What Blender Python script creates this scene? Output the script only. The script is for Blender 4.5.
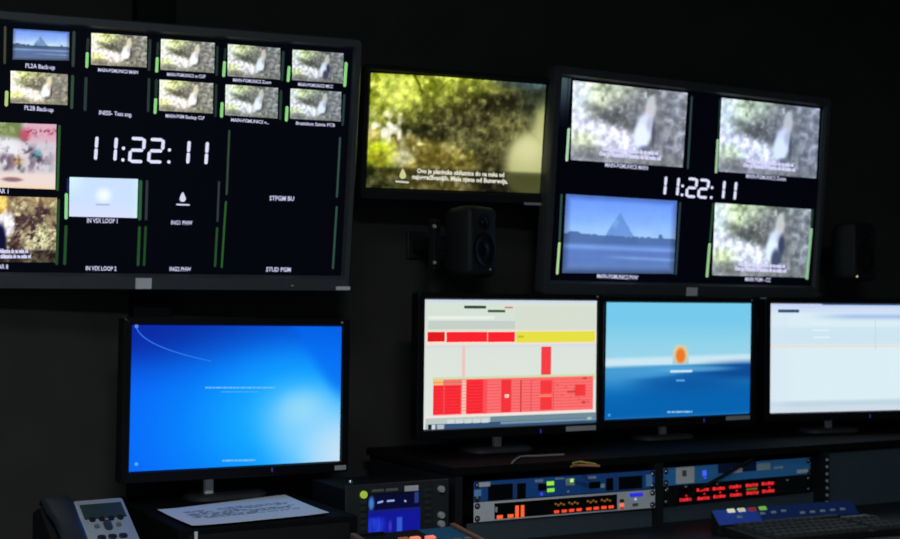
import bpy, bmesh, math, random
import numpy as np
from mathutils import Matrix, Vector

for o in list(bpy.data.objects):
    bpy.data.objects.remove(o)
SC = bpy.context.scene
COL = SC.collection
PI = math.pi
R = math.radians

# ------------------------------------------------------------------ camera, world, lights, exposure
EYE = Vector((0, 0, 1.30))
FOC = 1300.0                                     # focal length in pixels of a 900 wide frame
PITCH, ROLL = R(1.523), R(-0.371)
_cp, _sp, _cr, _sr = math.cos(PITCH), math.sin(PITCH), math.cos(ROLL), math.sin(ROLL)
_F = Vector((0, _cp, _sp)); _U0 = Vector((0, -_sp, _cp)); _R0 = Vector((1, 0, 0))
_RT = _R0 * _cr - _U0 * _sr
_UP = _R0 * _sr + _U0 * _cr
cam = bpy.data.cameras.new('camera')
cam.sensor_width = 36; cam.lens = FOC * 36 / 900; cam.clip_start = .05
camo = bpy.data.objects.new('camera', cam); COL.objects.link(camo)
camo.matrix_world = Matrix(((_RT.x, _UP.x, -_F.x, EYE.x), (_RT.y, _UP.y, -_F.y, EYE.y), (_RT.z, _UP.z, -_F.z, EYE.z), (0, 0, 0, 1)))
cam.dof.use_dof = True; cam.dof.focus_distance = 2.0; cam.dof.aperture_fstop = 8.0     # a slightly soft handheld shot
SC.camera = camo

world = bpy.data.worlds.new('world'); SC.world = world; world.use_nodes = True
world.node_tree.nodes['Background'].inputs[0].default_value = (.55, .65, .75, 1)
world.node_tree.nodes['Background'].inputs[1].default_value = .02

SC.view_settings.view_transform = 'Standard'; SC.view_settings.look = 'None'
SC.view_settings.exposure = 0.0; SC.view_settings.gamma = 1.0; SC.view_settings.use_curve_mapping = False

def area(name, loc, target, size, power, color, spread=180):
    l = bpy.data.lights.new(name, 'AREA'); l.shape = 'RECTANGLE'; l.size, l.size_y = size
    l.energy = power; l.color = color; l.spread = R(spread)
    o = bpy.data.objects.new(name, l); COL.objects.link(o); o.location = loc
    o.rotation_euler = (Vector(target) - Vector(loc)).to_track_quat('-Z', 'Y').to_euler()
    return o
# a ceiling lamp over the desk, then an unseen fill added behind the camera (their housings are built with the room)
LAMPS = [Vector((-.45, .75, 2.66)), Vector((.35, -1.0, 2.66))]
area('unseen_room_light', LAMPS[0], LAMPS[0] + Vector((0, 0, -1)), (.55, .55), 13, (.84, .92, 1.0), 150)
area('unseen_room_light', LAMPS[1], LAMPS[1] + Vector((0, 0, -1)), (.55, .55), 75, (.84, .94, 1.0), 170)  # added fill, lifts the blacks and lights upright faces from the front

# ------------------------------------------------------------------ helpers
def s2l(c):
    c = np.asarray(c, float)
    return np.where(c <= .04045, c / 12.92, ((c + .055) / 1.055) ** 2.4)
def rgb(r, g, b): return tuple(float(x) for x in s2l(np.array([r, g, b]) / 255.0))

_mats = {}
def mat(name, col, rough=.5, metal=0., spec=.5, emit=None, strength=1., grain=.12, gscale=60., bump=0.):
    """procedural surface: a noise grain varies colour and gloss a little"""
    if name in _mats: return _mats[name]
    m = bpy.data.materials.new(name); m.use_nodes = True
    nt = m.node_tree; b = nt.nodes['Principled BSDF']
    b.inputs['Metallic'].default_value = metal
    b.inputs['Specular IOR Level'].default_value = spec
    tc = nt.nodes.new('ShaderNodeTexCoord'); nz = nt.nodes.new('ShaderNodeTexNoise')
    nz.inputs['Scale'].default_value = gscale; nz.inputs['Detail'].default_value = 3
    nt.links.new(tc.outputs['Object'], nz.inputs['Vector'])
    mx = nt.nodes.new('ShaderNodeMix'); mx.data_type = 'RGBA'
    mx.inputs[6].default_value = (*[c * (1 - grain) for c in col], 1)
    mx.inputs[7].default_value = (*[min(1, c * (1 + grain)) for c in col], 1)
    nt.links.new(nz.outputs[0], mx.inputs[0]); nt.links.new(mx.outputs[2], b.inputs['Base Color'])
    mr = nt.nodes.new('ShaderNodeMapRange')
    mr.inputs[3].default_value = max(.02, rough - .06); mr.inputs[4].default_value = min(1, rough + .06)
    nt.links.new(nz.outputs[0], mr.inputs[0]); nt.links.new(mr.outputs[0], b.inputs['Roughness'])
    if bump:
        bp = nt.nodes.new('ShaderNodeBump'); bp.inputs['Strength'].default_value = bump; bp.inputs['Distance'].default_value = .002
        nt.links.new(nz.outputs[0], bp.inputs['Height']); nt.links.new(bp.outputs[0], b.inputs['Normal'])
    if emit is not None:
        b.inputs['Emission Color'].default_value = (*emit, 1); b.inputs['Emission Strength'].default_value = strength
    _mats[name] = m
    return m
def glow(r, g, b, k=1.):
    """something that gives off light: a lit LED, a lit letter on a display"""
    return mat('lit_%d_%d_%d_%g' % (r, g, b, k), (.01, .01, .01), .4, emit=rgb(r, g, b), strength=k, grain=0)
def screenmat():
    """the light a display gives off, its picture held per vertex"""
    if 'display' in _mats: return _mats['display']
    m = bpy.data.materials.new('display_picture'); m.use_nodes = True; nt = m.node_tree; b = nt.nodes['Principled BSDF']
    b.inputs['Base Color'].default_value = (.006, .006, .008, 1); b.inputs['Roughness'].default_value = .45
    b.inputs['Specular IOR Level'].default_value = .2
    a = nt.nodes.new('ShaderNodeVertexColor'); a.layer_name = 'picture'
    b.inputs['Specular IOR Level'].default_value = .08
    nt.links.new(a.outputs[0], b.inputs['Emission Color']); b.inputs['Emission Strength'].default_value = 1
    _mats['display'] = m
    return m

def tag(o, label=None, cat=None, group=None, kind=None):
    if label: o['label'] = label
    if cat: o['category'] = cat
    if group: o['group'] = group
    if kind: o['kind'] = kind
    return o
def empty(name, mw, label, cat, group=None):
    o = bpy.data.objects.new(name, None); o.empty_display_size = .05; COL.objects.link(o); o.matrix_world = mw
    o['base'] = 1; del o['base']
    return tag(o, label, cat, group)
def root_inv(o):
    while o.parent: o = o.parent
    return (EM.get(o.name) or Matrix()).inverted()
EM = {}
def thing(name, mw, label, cat, group=None):
    o = empty(name, mw, label, cat, group); EM[o.name] = mw.copy(); return o
def obj(name, bm, material, parent=None, M=None, bevel=0, smooth=False, label=None, seg=2):
    """one mesh object; bm is in the frame M (world frame matrix); the mesh is stored relative to its thing"""
    M = M or Matrix()
    if parent is not None: M = root_inv(parent) @ M
    bm.transform(M)
    bmesh.ops.recalc_face_normals(bm, faces=bm.faces) if smooth != 'keep' else None
    me = bpy.data.meshes.new(name); bm.to_mesh(me); bm.free()
    o = bpy.data.objects.new(name, me); COL.objects.link(o)
    if material: me.materials.append(material)
    if parent is not None: o.parent = parent
    if smooth is True:
        for p in me.polygons: p.use_smooth = True
        try: me.set_sharp_from_angle(angle=R(40))
        except Exception: pass
    if bevel:
        b = o.modifiers.new('bevel', 'BEVEL'); b.width = bevel; b.segments = seg; b.limit_method = 'ANGLE'
    if label: o['label'] = label
    return o
def box(bm, x0, x1, y0, y1, z0, z1):
    v = [bm.verts.new((x, y, z)) for z in (z0, z1) for y in (y0, y1) for x in (x0, x1)]
    for f in ((0, 1, 3, 2), (4, 6, 7, 5), (0, 4, 5, 1), (2, 3, 7, 6), (0, 2, 6, 4), (1, 5, 7, 3)): bm.faces.new([v[i] for i in f])
def B(*a):
    bm = bmesh.new(); box(bm, *a); return bm
def rr(x0, x1, y0, y1, r, z, n=5):
    pts = []
    for cx, cy, a0 in ((x1 - r, y1 - r, 0), (x0 + r, y1 - r, 90), (x0 + r, y0 + r, 180), (x1 - r, y0 + r, 270)):
        for i in range(n + 1):
            a = R(a0 + 90 * i / n); pts.append((cx + r * math.cos(a), cy + r * math.sin(a), z))
    return pts
def loft(bm, loops, cap0=True, cap1=True):
    vs = [[bm.verts.new(p) for p in l] for l in loops]; n = len(vs[0])
    for a, b in zip(vs, vs[1:]):
        for i in range(n): bm.faces.new((a[i], a[(i + 1) % n], b[(i + 1) % n], b[i]))
    if cap0: bm.faces.new(vs[0][::-1])
    if cap1: bm.faces.new(vs[-1])
def lathe(bm, prof, cx=0, cy=0, n=20, cap0=True, cap1=True):
    """profile of (radius, z) turned about the local z axis"""
    loft(bm, [[(cx + r * math.cos(2 * PI * i / n), cy + r * math.sin(2 * PI * i / n), z) for i in range(n)] for r, z in prof], cap0, cap1)
def tube(bm, pts, r, n=8):
    pts = [Vector(p) for p in pts]; loops = []
    for i, p in enumerate(pts):
        t = (pts[min(i + 1, len(pts) - 1)] - pts[max(i - 1, 0)]).normalized()
        a = t.cross(Vector((0, 0, 1)))
        if a.length < 1e-4: a = t.cross(Vector((1, 0, 0)))
        a.normalize(); b = a.cross(t)
        loops.append([p + (a * math.cos(2 * PI * k / n) + b * math.sin(2 * PI * k / n)) * r for k in range(n)])
    loft(bm, loops)
def smooth_path(ctrl, n=10):
    c = [Vector(p) for p in ctrl]; c = [c[0] * 2 - c[1]] + c + [c[-1] * 2 - c[-2]]; out = []
    for i in range(1, len(c) - 2):
        for k in range(n):
            t = k / n; p0, p1, p2, p3 = c[i - 1:i + 3]
            out.append(.5 * ((2 * p1) + (p2 - p0) * t + (2 * p0 - 5 * p1 + 4 * p2 - p3) * t * t + (3 * p1 - p0 - 3 * p2 + p3) * t ** 3))
    return out + [c[-2]]

def face_frame(x, y, z, yaw, tilt=0, roll=0):
    """frame of an upright panel: x right, y up, z out of its face"""
    b = Matrix(((1, 0, 0), (0, 0, -1), (0, 1, 0))).to_4x4()
    return Matrix.Translation((x, y, z)) @ Matrix.Rotation(R(yaw), 4, 'Z') @ b @ Matrix.Rotation(R(tilt), 4, 'X') @ Matrix.Rotation(R(roll), 4, 'Z')
def ground_frame(x, y, z, yaw): return Matrix.Translation((x, y, z)) @ Matrix.Rotation(R(yaw), 4, 'Z')
def ray(px, py): return (_F + _RT * ((px - 450) / FOC) + _UP * ((269.5 - py) / FOC))
class Face:
    """a flat panel: P() reads a point measured on the photo as a place on the panel"""
    def __init__(s, M, w, h): s.M, s.w, s.h, s.I = M, w, h, M.inverted()
    def P(s, px, py, z=0.):
        o = s.I @ EYE; d = s.I.to_3x3() @ ray(px, py); t = (z - o.z) / d.z
        q = o + d * t; return (q.x, q.y)
def on_level(px, py, z):
    d = ray(px, py); return EYE + d * ((z - EYE.z) / d.z)

# ------------------------------------------------------------------ what displays show
def picture(name, face, quad, fn, parent, nx=60, ny=40, z=.0005, local=False, dome=None):
    """a lit picture on a display: quad = TL, TR, BR, BL (photo points); fn(u, v) -> sRGB"""
    q = [np.array(p if local else face.P(*p)) for p in quad]
    u, v = np.meshgrid(np.linspace(0, 1, nx + 1), np.linspace(0, 1, ny + 1))
    X = (q[0][None, None] * ((1 - u) * (1 - v))[..., None] + q[1] * (u * (1 - v))[..., None] + q[2] * (u * v)[..., None] + q[3] * ((1 - u) * v)[..., None])
    c = s2l(np.clip(fn(u, v), 0, 1))
    vs = np.concatenate([X, np.full(X.shape[:2] + (1,), z)], -1).reshape(-1, 3)
    M = np.array(root_inv(parent) @ face.M); vs = vs @ M[:3, :3].T + M[:3, 3]
    idx = np.arange((nx + 1) * (ny + 1)).reshape(ny + 1, nx + 1)
    f = np.stack([idx[1:, :-1], idx[1:, 1:], idx[:-1, 1:], idx[:-1, :-1]], -1).reshape(-1, 4)
    me = bpy.data.meshes.new(name); me.from_pydata(vs.tolist(), [], f.tolist())
    at = me.color_attributes.new('picture', 'FLOAT_COLOR', 'POINT')
    at.data.foreach_set('color', np.concatenate([c, np.ones(c.shape[:2] + (1,))], -1).astype(np.float32).ravel())
    me.materials.append(screenmat())
    o = bpy.data.objects.new(name, me); COL.objects.link(o); o.parent = parent
    return o
def row(face, x0, x1, y, h, c):
    """a level strip on a display: its left top corner at (x0, y), h tall, reaching to photo column x1"""
    a = face.P(x0, y); b = face.P(x0, y + h); x = a[0]
    for _ in range(3):                              # the photo row where the level strip meets column x1
        lo, hi = y - 40, y + 40
        for _ in range(30):
            m = (lo + hi) / 2
            if face.P(x1, m)[1] > b[1]: lo = m
            else: hi = m
    return (x0, y, x1, hi, c)
def flats(name, face, items, parent, z=.0007, dz=.00004):
    """a layer of flat lit patches on a display: (x0, y0, x1, y1, (r, g, b)) from photo points, later ones on top"""
    vs, fs, cs = [], [], []; M = root_inv(parent) @ face.M
    for i, (x0, y0, x1, y1, c) in enumerate(items):
        a = face.P(x0, y0); b = face.P(x1, y1); k = len(vs); zz = z + dz * i
        for p in ((a[0], b[1]), (b[0], b[1]), (b[0], a[1]), (a[0], a[1])): vs.append(M @ Vector((*p, zz)))
        fs.append((k, k + 1, k + 2, k + 3)); cs += [(*rgb(*c), 1)] * 4
    me = bpy.data.meshes.new(name); me.from_pydata(vs, [], fs)
    at = me.color_attributes.new('picture', 'FLOAT_COLOR', 'POINT'); at.data.foreach_set('color', np.array(cs, np.float32).ravel())
    me.materials.append(screenmat()); o = bpy.data.objects.new(name, me); COL.objects.link(o); o.parent = parent
    return o
_fonts = {}
def text(name, face, s, x0, x1, y, hpx, parent, material, z=.0009, y1=None, thick=.02):
    """lettering: from photo column x0 to x1, centred on row y, capitals hpx tall"""
    key = (s, thick)
    if key not in _fonts:
        cu = bpy.data.curves.new('lettering', 'FONT'); cu.body = s; cu.offset = thick; cu.resolution_u = 2
        t = bpy.data.objects.new('lettering', cu); COL.objects.link(t)
        me = bpy.data.meshes.new_from_object(t); bpy.data.objects.remove(t)
        co = np.array([v.co[:] for v in me.vertices]); _fonts[key] = (co, [tuple(p.vertices) for p in me.polygons]); bpy.data.meshes.remove(me)
    co, fs = _fonts[key]
    a = np.array(face.P(x0, y)); b = np.array(face.P(x1, y if y1 is None else y1)); c = (a + b) / 2
    w = abs(b[0] - a[0]); hh = abs(face.P((x0 + x1) / 2, y - hpx / 2)[1] - face.P((x0 + x1) / 2, y + hpx / 2)[1])
    mn, mx = co.min(0), co.max(0)
    px = (co[:, 0] - (mn[0] + mx[0]) / 2) / (mx[0] - mn[0]) * w + c[0]
    py = (co[:, 1] - .35) / .72 * hh + c[1] + (co[:, 0] - (mn[0] + mx[0]) / 2) / (mx[0] - mn[0]) * (b[1] - a[1])
    M = root_inv(parent) @ face.M
    me = bpy.data.meshes.new(name); me.from_pydata([M @ Vector((x, yy, z)) for x, yy in zip(px, py)], [], fs)
    me.materials.append(material); o = bpy.data.objects.new(name, me); COL.objects.link(o); o.parent = parent
    return o
def strokes(name, face, segs, wpx, parent, material, z=.0009):
    """rounded strokes on a display: (x0, y0, x1, y1) in photo points"""
    bm = bmesh.new()
    for x0, y0, x1, y1 in segs:
        a = Vector(face.P(x0, y0)); b = Vector(face.P(x1, y1))
        w = abs(face.P(x0 + wpx, y0)[0] - a.x) / 2; h = abs(face.P(x0, y0 + wpx)[1] - a.y) / 2
        d = b - a
        if d.length < 1e-6: d = Vector((0, 1e-5))
        an = math.atan2(d.y, d.x); pts = []
        for k in range(7): t = an + PI / 2 + PI * k / 6; pts.append((a.x + w * math.cos(t), a.y + h * math.sin(t), z))
        for k in range(7): t = an - PI / 2 + PI * k / 6; pts.append((b.x + w * math.cos(t), b.y + h * math.sin(t), z))
        bm.faces.new([bm.verts.new(p) for p in pts])
    return obj(name, bm, material, parent, face.M)

def vnoise(u, v, fx, fy, seed):
    rng = np.random.RandomState(seed); g = rng.rand(int(fy) + 3, int(fx) + 3)
    x = np.clip(u, 0, 1) * fx; y = np.clip(v, 0, 1) * fy; i = np.floor(x).astype(int); j = np.floor(y).astype(int)
    a = x - i; b = y - j; a = a * a * (3 - 2 * a); b = b * b * (3 - 2 * b)
    return (g[j, i] * (1 - a) + g[j, i + 1] * a) * (1 - b) + (g[j + 1, i] * (1 - a) + g[j + 1, i + 1] * a) * b
def fbm(u, v, f, seed, asp=1.6, octv=4):
    s = 0; a = .5
    for k in range(octv): s = s + a * vnoise(u, v, f * asp * 2 ** k, f * 2 ** k, seed + k); a *= .55
    return s / (.5 * (1 - .55 ** octv) / .45)
def sm(e0, e1, x): t = np.clip((x - e0) / (e1 - e0 + 1e-9), 0, 1); return t * t * (3 - 2 * t)
def ell(u, v, cx, cy, rx, ry, soft=.4): return 1 - sm(1 - soft, 1 + soft, np.sqrt(((u - cx) / rx) ** 2 + ((v - cy) / ry) ** 2))
def C(r, g, b): return np.array([r, g, b]) / 255.
def full(u, c): return np.broadcast_to(c, u.shape + (3,)).copy()
def over(img, c, m): return img * (1 - m[..., None]) + np.asarray(c) * m[..., None]
def woodland(seed, figure=True, pale=0., tint=(1, 1, 1), dark_arm=False, shade=1.):
    """a sunlit woodland path, a fair-haired walker in a white shirt to the right"""
    def fn(u, v):
        n = fbm(u, v, 6, seed); n2 = fbm(u, v, 10, seed + 50); n3 = vnoise(u, v, 40, 26, seed + 9); n4 = vnoise(u, v, 24, 15, seed + 19); n5 = vnoise(u, v, 18, 5, seed + 33)
        img = full(u, C(128, 124, 112)) * (.50 + 1.0 * n2)[..., None]
        img = over(img, C(74, 72, 66), sm(.46, .70, n) * .6); img = over(img, C(206, 206, 194), sm(.52, .85, n3) * .55)
        left = sm(1.0, .35, u * 1.35 + v * 1.15)
        img = over(img, C(186, 196, 136), left * .85); img = over(img, C(224, 230, 168), left * sm(.40, .80, n5) * .8); img = over(img, C(98, 104, 70), left * sm(.52, .74, n4 * .5 + n * .5) * .8)
        img = over(img, C(232, 236, 226), ell(u, v, .02, .28, .12, .34, .6) * .9)
        right = sm(.66, .86, u)
        img = over(img, C(112, 112, 118), right * .45); img = over(img, C(176, 176, 180), right * sm(.50, .85, n4) * .5); img = over(img, C(70, 70, 76), right * sm(.56, .82, n3) * .45)
        dk = ell(u, v - (u - .36) * .50, .34, .42, .24, .075, .7); img = over(img, C(70, 68, 62), dk * (.35 + .5 * n4))
        path = sm(.0, .12, v - (.33 + .42 * u)) * (1 - sm(.48, .62, u)) * (1 - sm(.80, .98, v) * .6)
        img = over(img, C(220, 210, 218), path * .92); img = over(img, C(248, 242, 246), path * sm(.40, .8, n3) * .75); img = over(img, C(176, 164, 168), path * sm(.52, .75, n2) * .5)
        bush = ell(u, v, .09, .74, .13, .12, .7); img = over(img, C(208, 216, 140), bush * .8)
        img = over(img, C(92, 88, 70), ell(u, v, .16, .88, .16, .08, .6) * (.3 + .6 * n3))
        img = over(img, C(104, 102, 92), sm(.84, .97, v) * .55)
        f = fbm(u, v, 16, seed + 70, octv=2); img = img * (.72 + .56 * f)[..., None]; img = .50 + (img - .50) * 1.12
        if figure:
            img = over(img, C(84, 82, 80), ell(u, v, .56, .40, .09, .26, .7) * .55); img = over(img, C(90, 88, 88), ell(u, v, .76, .46, .05, .30, .7) * .45)
            img = over(img, C(198, 190, 172), ell(u, v, .675, .25, .045, .14, .4) * .95); img = over(img, C(214, 180, 166), ell(u, v, .650, .33, .03, .07, .6) * .85)
            img = over(img, C(214, 214, 224), ell(u, v, .635, .50, .075, .17, .35)); img = over(img, C(232, 232, 240), ell(u, v, .605, .64, .072, .17, .35))
            img = over(img, C(150, 146, 150), ell(u, v, .675, .47, .03, .09, .7) * .6)
            if dark_arm:
                img = over(img, C(40, 46, 76), ell(u, v, .70, .55, .034, .15, .4)); img = over(img, C(52, 58, 84), ell(u, v, .65, .76, .055, .16, .4))
            else: img = over(img, C(58, 58, 72), ell(u, v, .712, .60, .018, .17, .5) * .95); img = over(img, C(74, 76, 96), ell(u, v, .64, .80, .05, .05, .6) * .8)
        g = img.mean(-1, keepdims=True)
        img = img * (1 - pale) + (g * .6 + .40 * C(196, 198, 212)) * pale
        return np.clip(img * 1.13 * np.array(tint) * shade, 0, 1)
    return fn
def mountain(blue=0., bright=1.):
    """a lone peak beyond a wood and a pale river flat"""
    def fn(u, v):
        sky = full(u, C(120, 160, 250)); sky = over(sky, C(180, 210, 255), sm(0, .5, v)); sky = over(sky, C(205, 228, 246), sm(.3, .52, v) * .7)
        n = fbm(u, v, 6, 5); n2 = vnoise(u, v, 60, 2, 8)
        peak = (np.abs(u - .48 - (v - .2) * .02) < (v - .2) * .42 + .012 * (n2 - .5)) & (v > .19) & (v < .6)
        img = over(sky, C(104, 142, 186), peak * .85); img = over(img, C(150, 186, 216), (peak & (u < .48)) * sm(.5, .62, n) * .5)
        tree = v > (.505 + .03 * u - .022 * n2 - .05 * np.exp(-((u - .86) / .02) ** 2) - .04 * np.exp(-((u - .08) / .06) ** 2))
        img = over(img, C(64, 88, 122), tree * .92)
        img = over(img, C(96, 122, 172), sm(.60, .64, v)); img = over(img, C(150, 172, 214), np.exp(-((v - .655 - .03 * u) / .028) ** 2) * .8)
        img = over(img, C(92, 112, 158), sm(.69, .73, v) * .9); img = over(img, C(150, 172, 204), np.exp(-((v - .79 - .05 * (u - .5)) / .022) ** 2) * sm(.3, .6, u) * .8)
        img = over(img, C(100, 120, 150), sm(.84, .9, v) * .6); img = over(img, C(70, 92, 124), sm(.94, 1, v) * .5)
        img = img * (.94 + .12 * n[..., None])
        if blue: img = over(img, C(132, 152, 200), np.full(u.shape, .32))
        if blue: img = img * (1 - blue) + img * np.array([.80, .92, 1.06]) * blue
        ed = np.minimum(np.minimum(u, 1 - u) * 1.5, np.minimum(v, 1 - v)); img = img * (.72 + .28 * sm(0, .1, ed))[..., None]
        return np.clip(img * bright, 0, 1)
    return fn
def ravine(u, v):
    """close, sun-flecked undergrowth with a tan path and a pale blurred shape at the right"""
    n = fbm(u, v, 5, 21); n2 = fbm(u, v, 10, 33); n3 = vnoise(u, v, 60, 36, 4); n4 = fbm(u, v, 18, 71); n5 = vnoise(u, v, 36, 20, 15)
    img = full(u, C(92, 90, 58)) * (.35 + 1.3 * n2 * n4 * 2)[..., None]
    img = over(img, C(34, 34, 22), sm(.40, .70, n) * .7); img = over(img, C(140, 136, 84), sm(.52, .80, n5) * .45)
    img = over(img, C(176, 172, 124), sm(.74, .98, n3) * sm(.35, .6, n5) * .5); img = over(img, C(34, 36, 20), sm(.52, .74, n4) * .5)
    tl = sm(1.05, .25, u * 1.0 + v * 1.5); img = over(img, C(160, 170, 58), tl * .9); img = over(img, C(216, 226, 104), tl * sm(.40, .70, n2)); img = over(img, C(104, 116, 26), tl * sm(.46, .70, n4) * .8); img = over(img, C(226, 234, 130), tl * sm(.6, .85, n5) * .6)
    img = over(img, C(214, 224, 110), ell(u, v, .15, .14, .10, .17, .6) * .7)
    img = over(img, C(66, 72, 24), np.exp(-((u - .235 - .05 * np.sin(v * 8)) / .008) ** 2) * sm(.26, .05, v))
    tr = sm(.70, 1.0, u) * sm(.55, .0, v); img = over(img, C(54, 66, 56), tr * .85); img = over(img, C(80, 98, 104), sm(.09, .0, v - .02 * u) * sm(.55, .9, u) * .85)
    pth = sm(0, .12, v - (.40 + .34 * u)) * sm(.68, .50, u); img = over(img, C(150, 138, 66), pth * .85); img = over(img, C(206, 196, 128), pth * sm(.48, .72, n2) * .9); img = over(img, C(246, 242, 186), pth * sm(.62, .85, n5) * .7); img = over(img, C(82, 74, 34), pth * sm(.52, .72, n) * .65)
    img = over(img, C(230, 230, 206), ell(u, v, .10, .50, .10, .15, .6) * sm(.30, .65, n5)); img = over(img, C(214, 212, 180), ell(u, v, .18, .72, .06, .08, .6) * .85)
    img = over(img, C(186, 200, 44), ell(u, v, .06, .70, .09, .12, .6) * (.5 + .5 * sm(.35, .65, n2)))
    img = over(img, C(46, 58, 22), ell(u, v, .06, .92, .16, .13, .6) * (.3 + .7 * sm(.40, .6, n2))); img = over(img, C(124, 136, 74), ell(u, v, .1, .95, .16, .06, .5) * sm(.45, .7, n4))
    f = fbm(u, v, 26, 90, octv=2); img = np.clip(.40 + (img * (.68 + .60 * f)[..., None] - .40) * 1.2, .04, 1)
    hand = np.maximum(ell(u, v, .93, .74, .15, .28, .35), ell(u, v, 1.03, .42, .10, .22, .5)); img = over(img, C(184, 186, 124), hand); img = over(img, C(218, 216, 160), hand * ell(u, v, .91, .60, .10, .15, .9))
    img = over(img, C(122, 128, 62), hand * sm(.80, .86, v) * .9)
    return img * (1 - .42 * sm(.80, .83, v))[..., None]
def street(u, v):
    n = fbm(u, v, 9, 61); n2 = vnoise(u, v, 50, 40, 62)
    img = full(u, C(214, 208, 216)); img = over(img, C(118, 136, 84), sm(.30, .2, v) * (1 - sm(.62, .70, u))); img = over(img, C(160, 172, 120), sm(.2, .1, v) * sm(.5, .62, n) * (1 - sm(.62, .7, u)))
    img = over(img, C(226, 176, 194), sm(.66, .72, u) * sm(.34, .2, v)); img = over(img, C(150, 60, 84), sm(.66, .72, u) * np.exp(-((v - .12) / .04) ** 2) * sm(.4, .6, n2)); img = over(img, C(196, 60, 92), ell(u, v, .68, .18, .05, .09, .8) * .8)
    img = over(img, C(240, 238, 246), ell(u, v, .45, .42, .22, .2, .4)); img = over(img, C(150, 130, 150), ell(u, v, .76, .55, .2, .2, .5) * sm(.45, .62, n)); img = over(img, C(120, 100, 120), ell(u, v, .5, .6, .1, .12, .6) * sm(.4, .6, n))
    img = over(img, C(88, 180, 200), ell(u, v, .81, .47, .035, .07, .9) * .7); img = over(img, C(226, 180, 110), ell(u, v, .62, .58, .05, .07, .9) * .7); img = over(img, C(90, 84, 98), np.exp(-((u - .36) / .012) ** 2) * sm(.25, .3, v) * sm(.7, .6, v))
    f = fbm(u, v, 16, 64, octv=2); img = img * (1 - .55 * sm(.5, .8, f) * sm(.1, .3, v) * sm(.4, .55, u) * sm(1.0, .8, u))[..., None]
    img = over(img, C(240, 222, 214), sm(.72, .80, v)); img = over(img, C(150, 112, 118), ell(u, v, .56, .87, .1, .035, .4)); img = over(img, C(246, 214, 170), sm(.93, 1, v) * .8)
    return img
def thicket(u, v):
    n = fbm(u, v, 9, 41); n2 = fbm(u, v, 18, 43); n3 = vnoise(u, v, 60, 44, 45)
    img = full(u, C(136, 124, 98)); img = over(img, C(88, 62, 78), sm(.46, .58, n) * sm(.45, .6, u)); img = over(img, C(200, 192, 160), sm(.55, .68, n2) * .8); img = over(img, C(64, 54, 46), sm(.52, .66, n) * .7)
    img = over(img, C(198, 196, 160), ell(u, v, .86, .62, .16, .2, .5) * sm(.45, .6, n3)); img = over(img, C(180, 160, 120), sm(.2, .05, v) * .5)
    img = over(img, C(226, 222, 226), ell(u, v, .50, .42, .08, .2, .3)); img = over(img, C(226, 190, 110), ell(u, v, .45, .12, .06, .14, .3)); img = over(img, C(24, 28, 62), ell(u, v, .44, .68, .06, .26, .3))
    f = fbm(u, v, 24, 48, octv=2); img = np.clip(.45 + (img * (.7 + .6 * f)[..., None] - .45) * 1.25, .05, 1)
    img = img * (1 - .45 * sm(.79, .82, v))[..., None]
    return img
def loop_card(u, v):
    img = full(u, C(204, 226, 255)); img = over(img, C(214, 246, 250), sm(.3, 0, u) * sm(.6, 0, v)); img = over(img, C(226, 226, 255), sm(.5, 1, v) * .6); img = over(img, C(244, 254, 255), ell(u, v, .5, .44, .10, .16, .8)); img = over(img, C(208, 246, 236), sm(.9, 1, u) * .6)
    img = over(img, C(150, 160, 196), (np.abs(u - .5) < .1) * (np.abs(v - .68) < .03) * .8)
    return img
def blue_desktop(u, v):
    img = full(u, C(2, 96, 246)); img = over(img, C(4, 52, 186), sm(.30, .0, v) * (1 - .25 * sm(.3, .7, u))); img = over(img, C(4, 40, 160), ell(u, v, .12, .02, .42, .26, .9) * .9)
    img = over(img, C(0, 150, 255), ell(u, v, .72, .72, .55, .55, .8)); img = over(img, C(30, 176, 255), ell(u, v, .80, .68, .34, .36, .8) * .9)
    img = over(img, C(118, 204, 255), ell(u, v, .80, .66, .17, .20, .9) * .95); img = over(img, C(150, 216, 255), ell(u, v, .92, .90, .20, .30, .9) * .9); img = over(img, C(196, 226, 246), ell(u, v, 1.02, .98, .14, .24, .9)); img = over(img, C(160, 222, 244), ell(u, v, .80, .60, .09, .1, .9) * .6)
    img = over(img, C(0, 104, 240), sm(.9, 1.0, u - .45 * (v - .45)) * sm(.62, .40, v) * .7)
    return img
def sea(u, v):
    n = fbm(u, v, 3, 77)
    img = full(u, C(118, 202, 236)); img = over(img, C(150, 212, 234), sm(.1, .45, v)); hz = .50 - .02 * u
    img = over(img, C(206, 232, 242), sm(hz - .04, hz, v) * .95); line = .545 - .01 * u
    img = over(img, C(70, 156, 212), sm(line, line + .012, v)); img = over(img, C(6, 104, 184), sm(line + .05, line + .30, v + .12 * u * 0))
    swell = sm(0, .03, v - (.56 + .10 * sm(.25, .95, 1.2 - u) * 1 - .02)) * sm(.05, .35, u)
    img = over(img, C(4, 84, 160), swell * .55 * sm(1.0, .72, v)); img = over(img, C(4, 62, 138), ell(u, v, 1.02, .60, .42, .075, .5) * .75); img = over(img, C(96, 172, 220), ell(u, v, .62, .585, .24, .022, .6) * .8)
    img = over(img, C(2, 74, 152), ell(u, v, .58, .70, .26, .07, .8) * .5); img = over(img, C(2, 96, 172), sm(.80, .95, v) * .6)
    img = over(img, C(70, 130, 190), sm(.975, 1, v) * .4)
    return img
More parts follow.
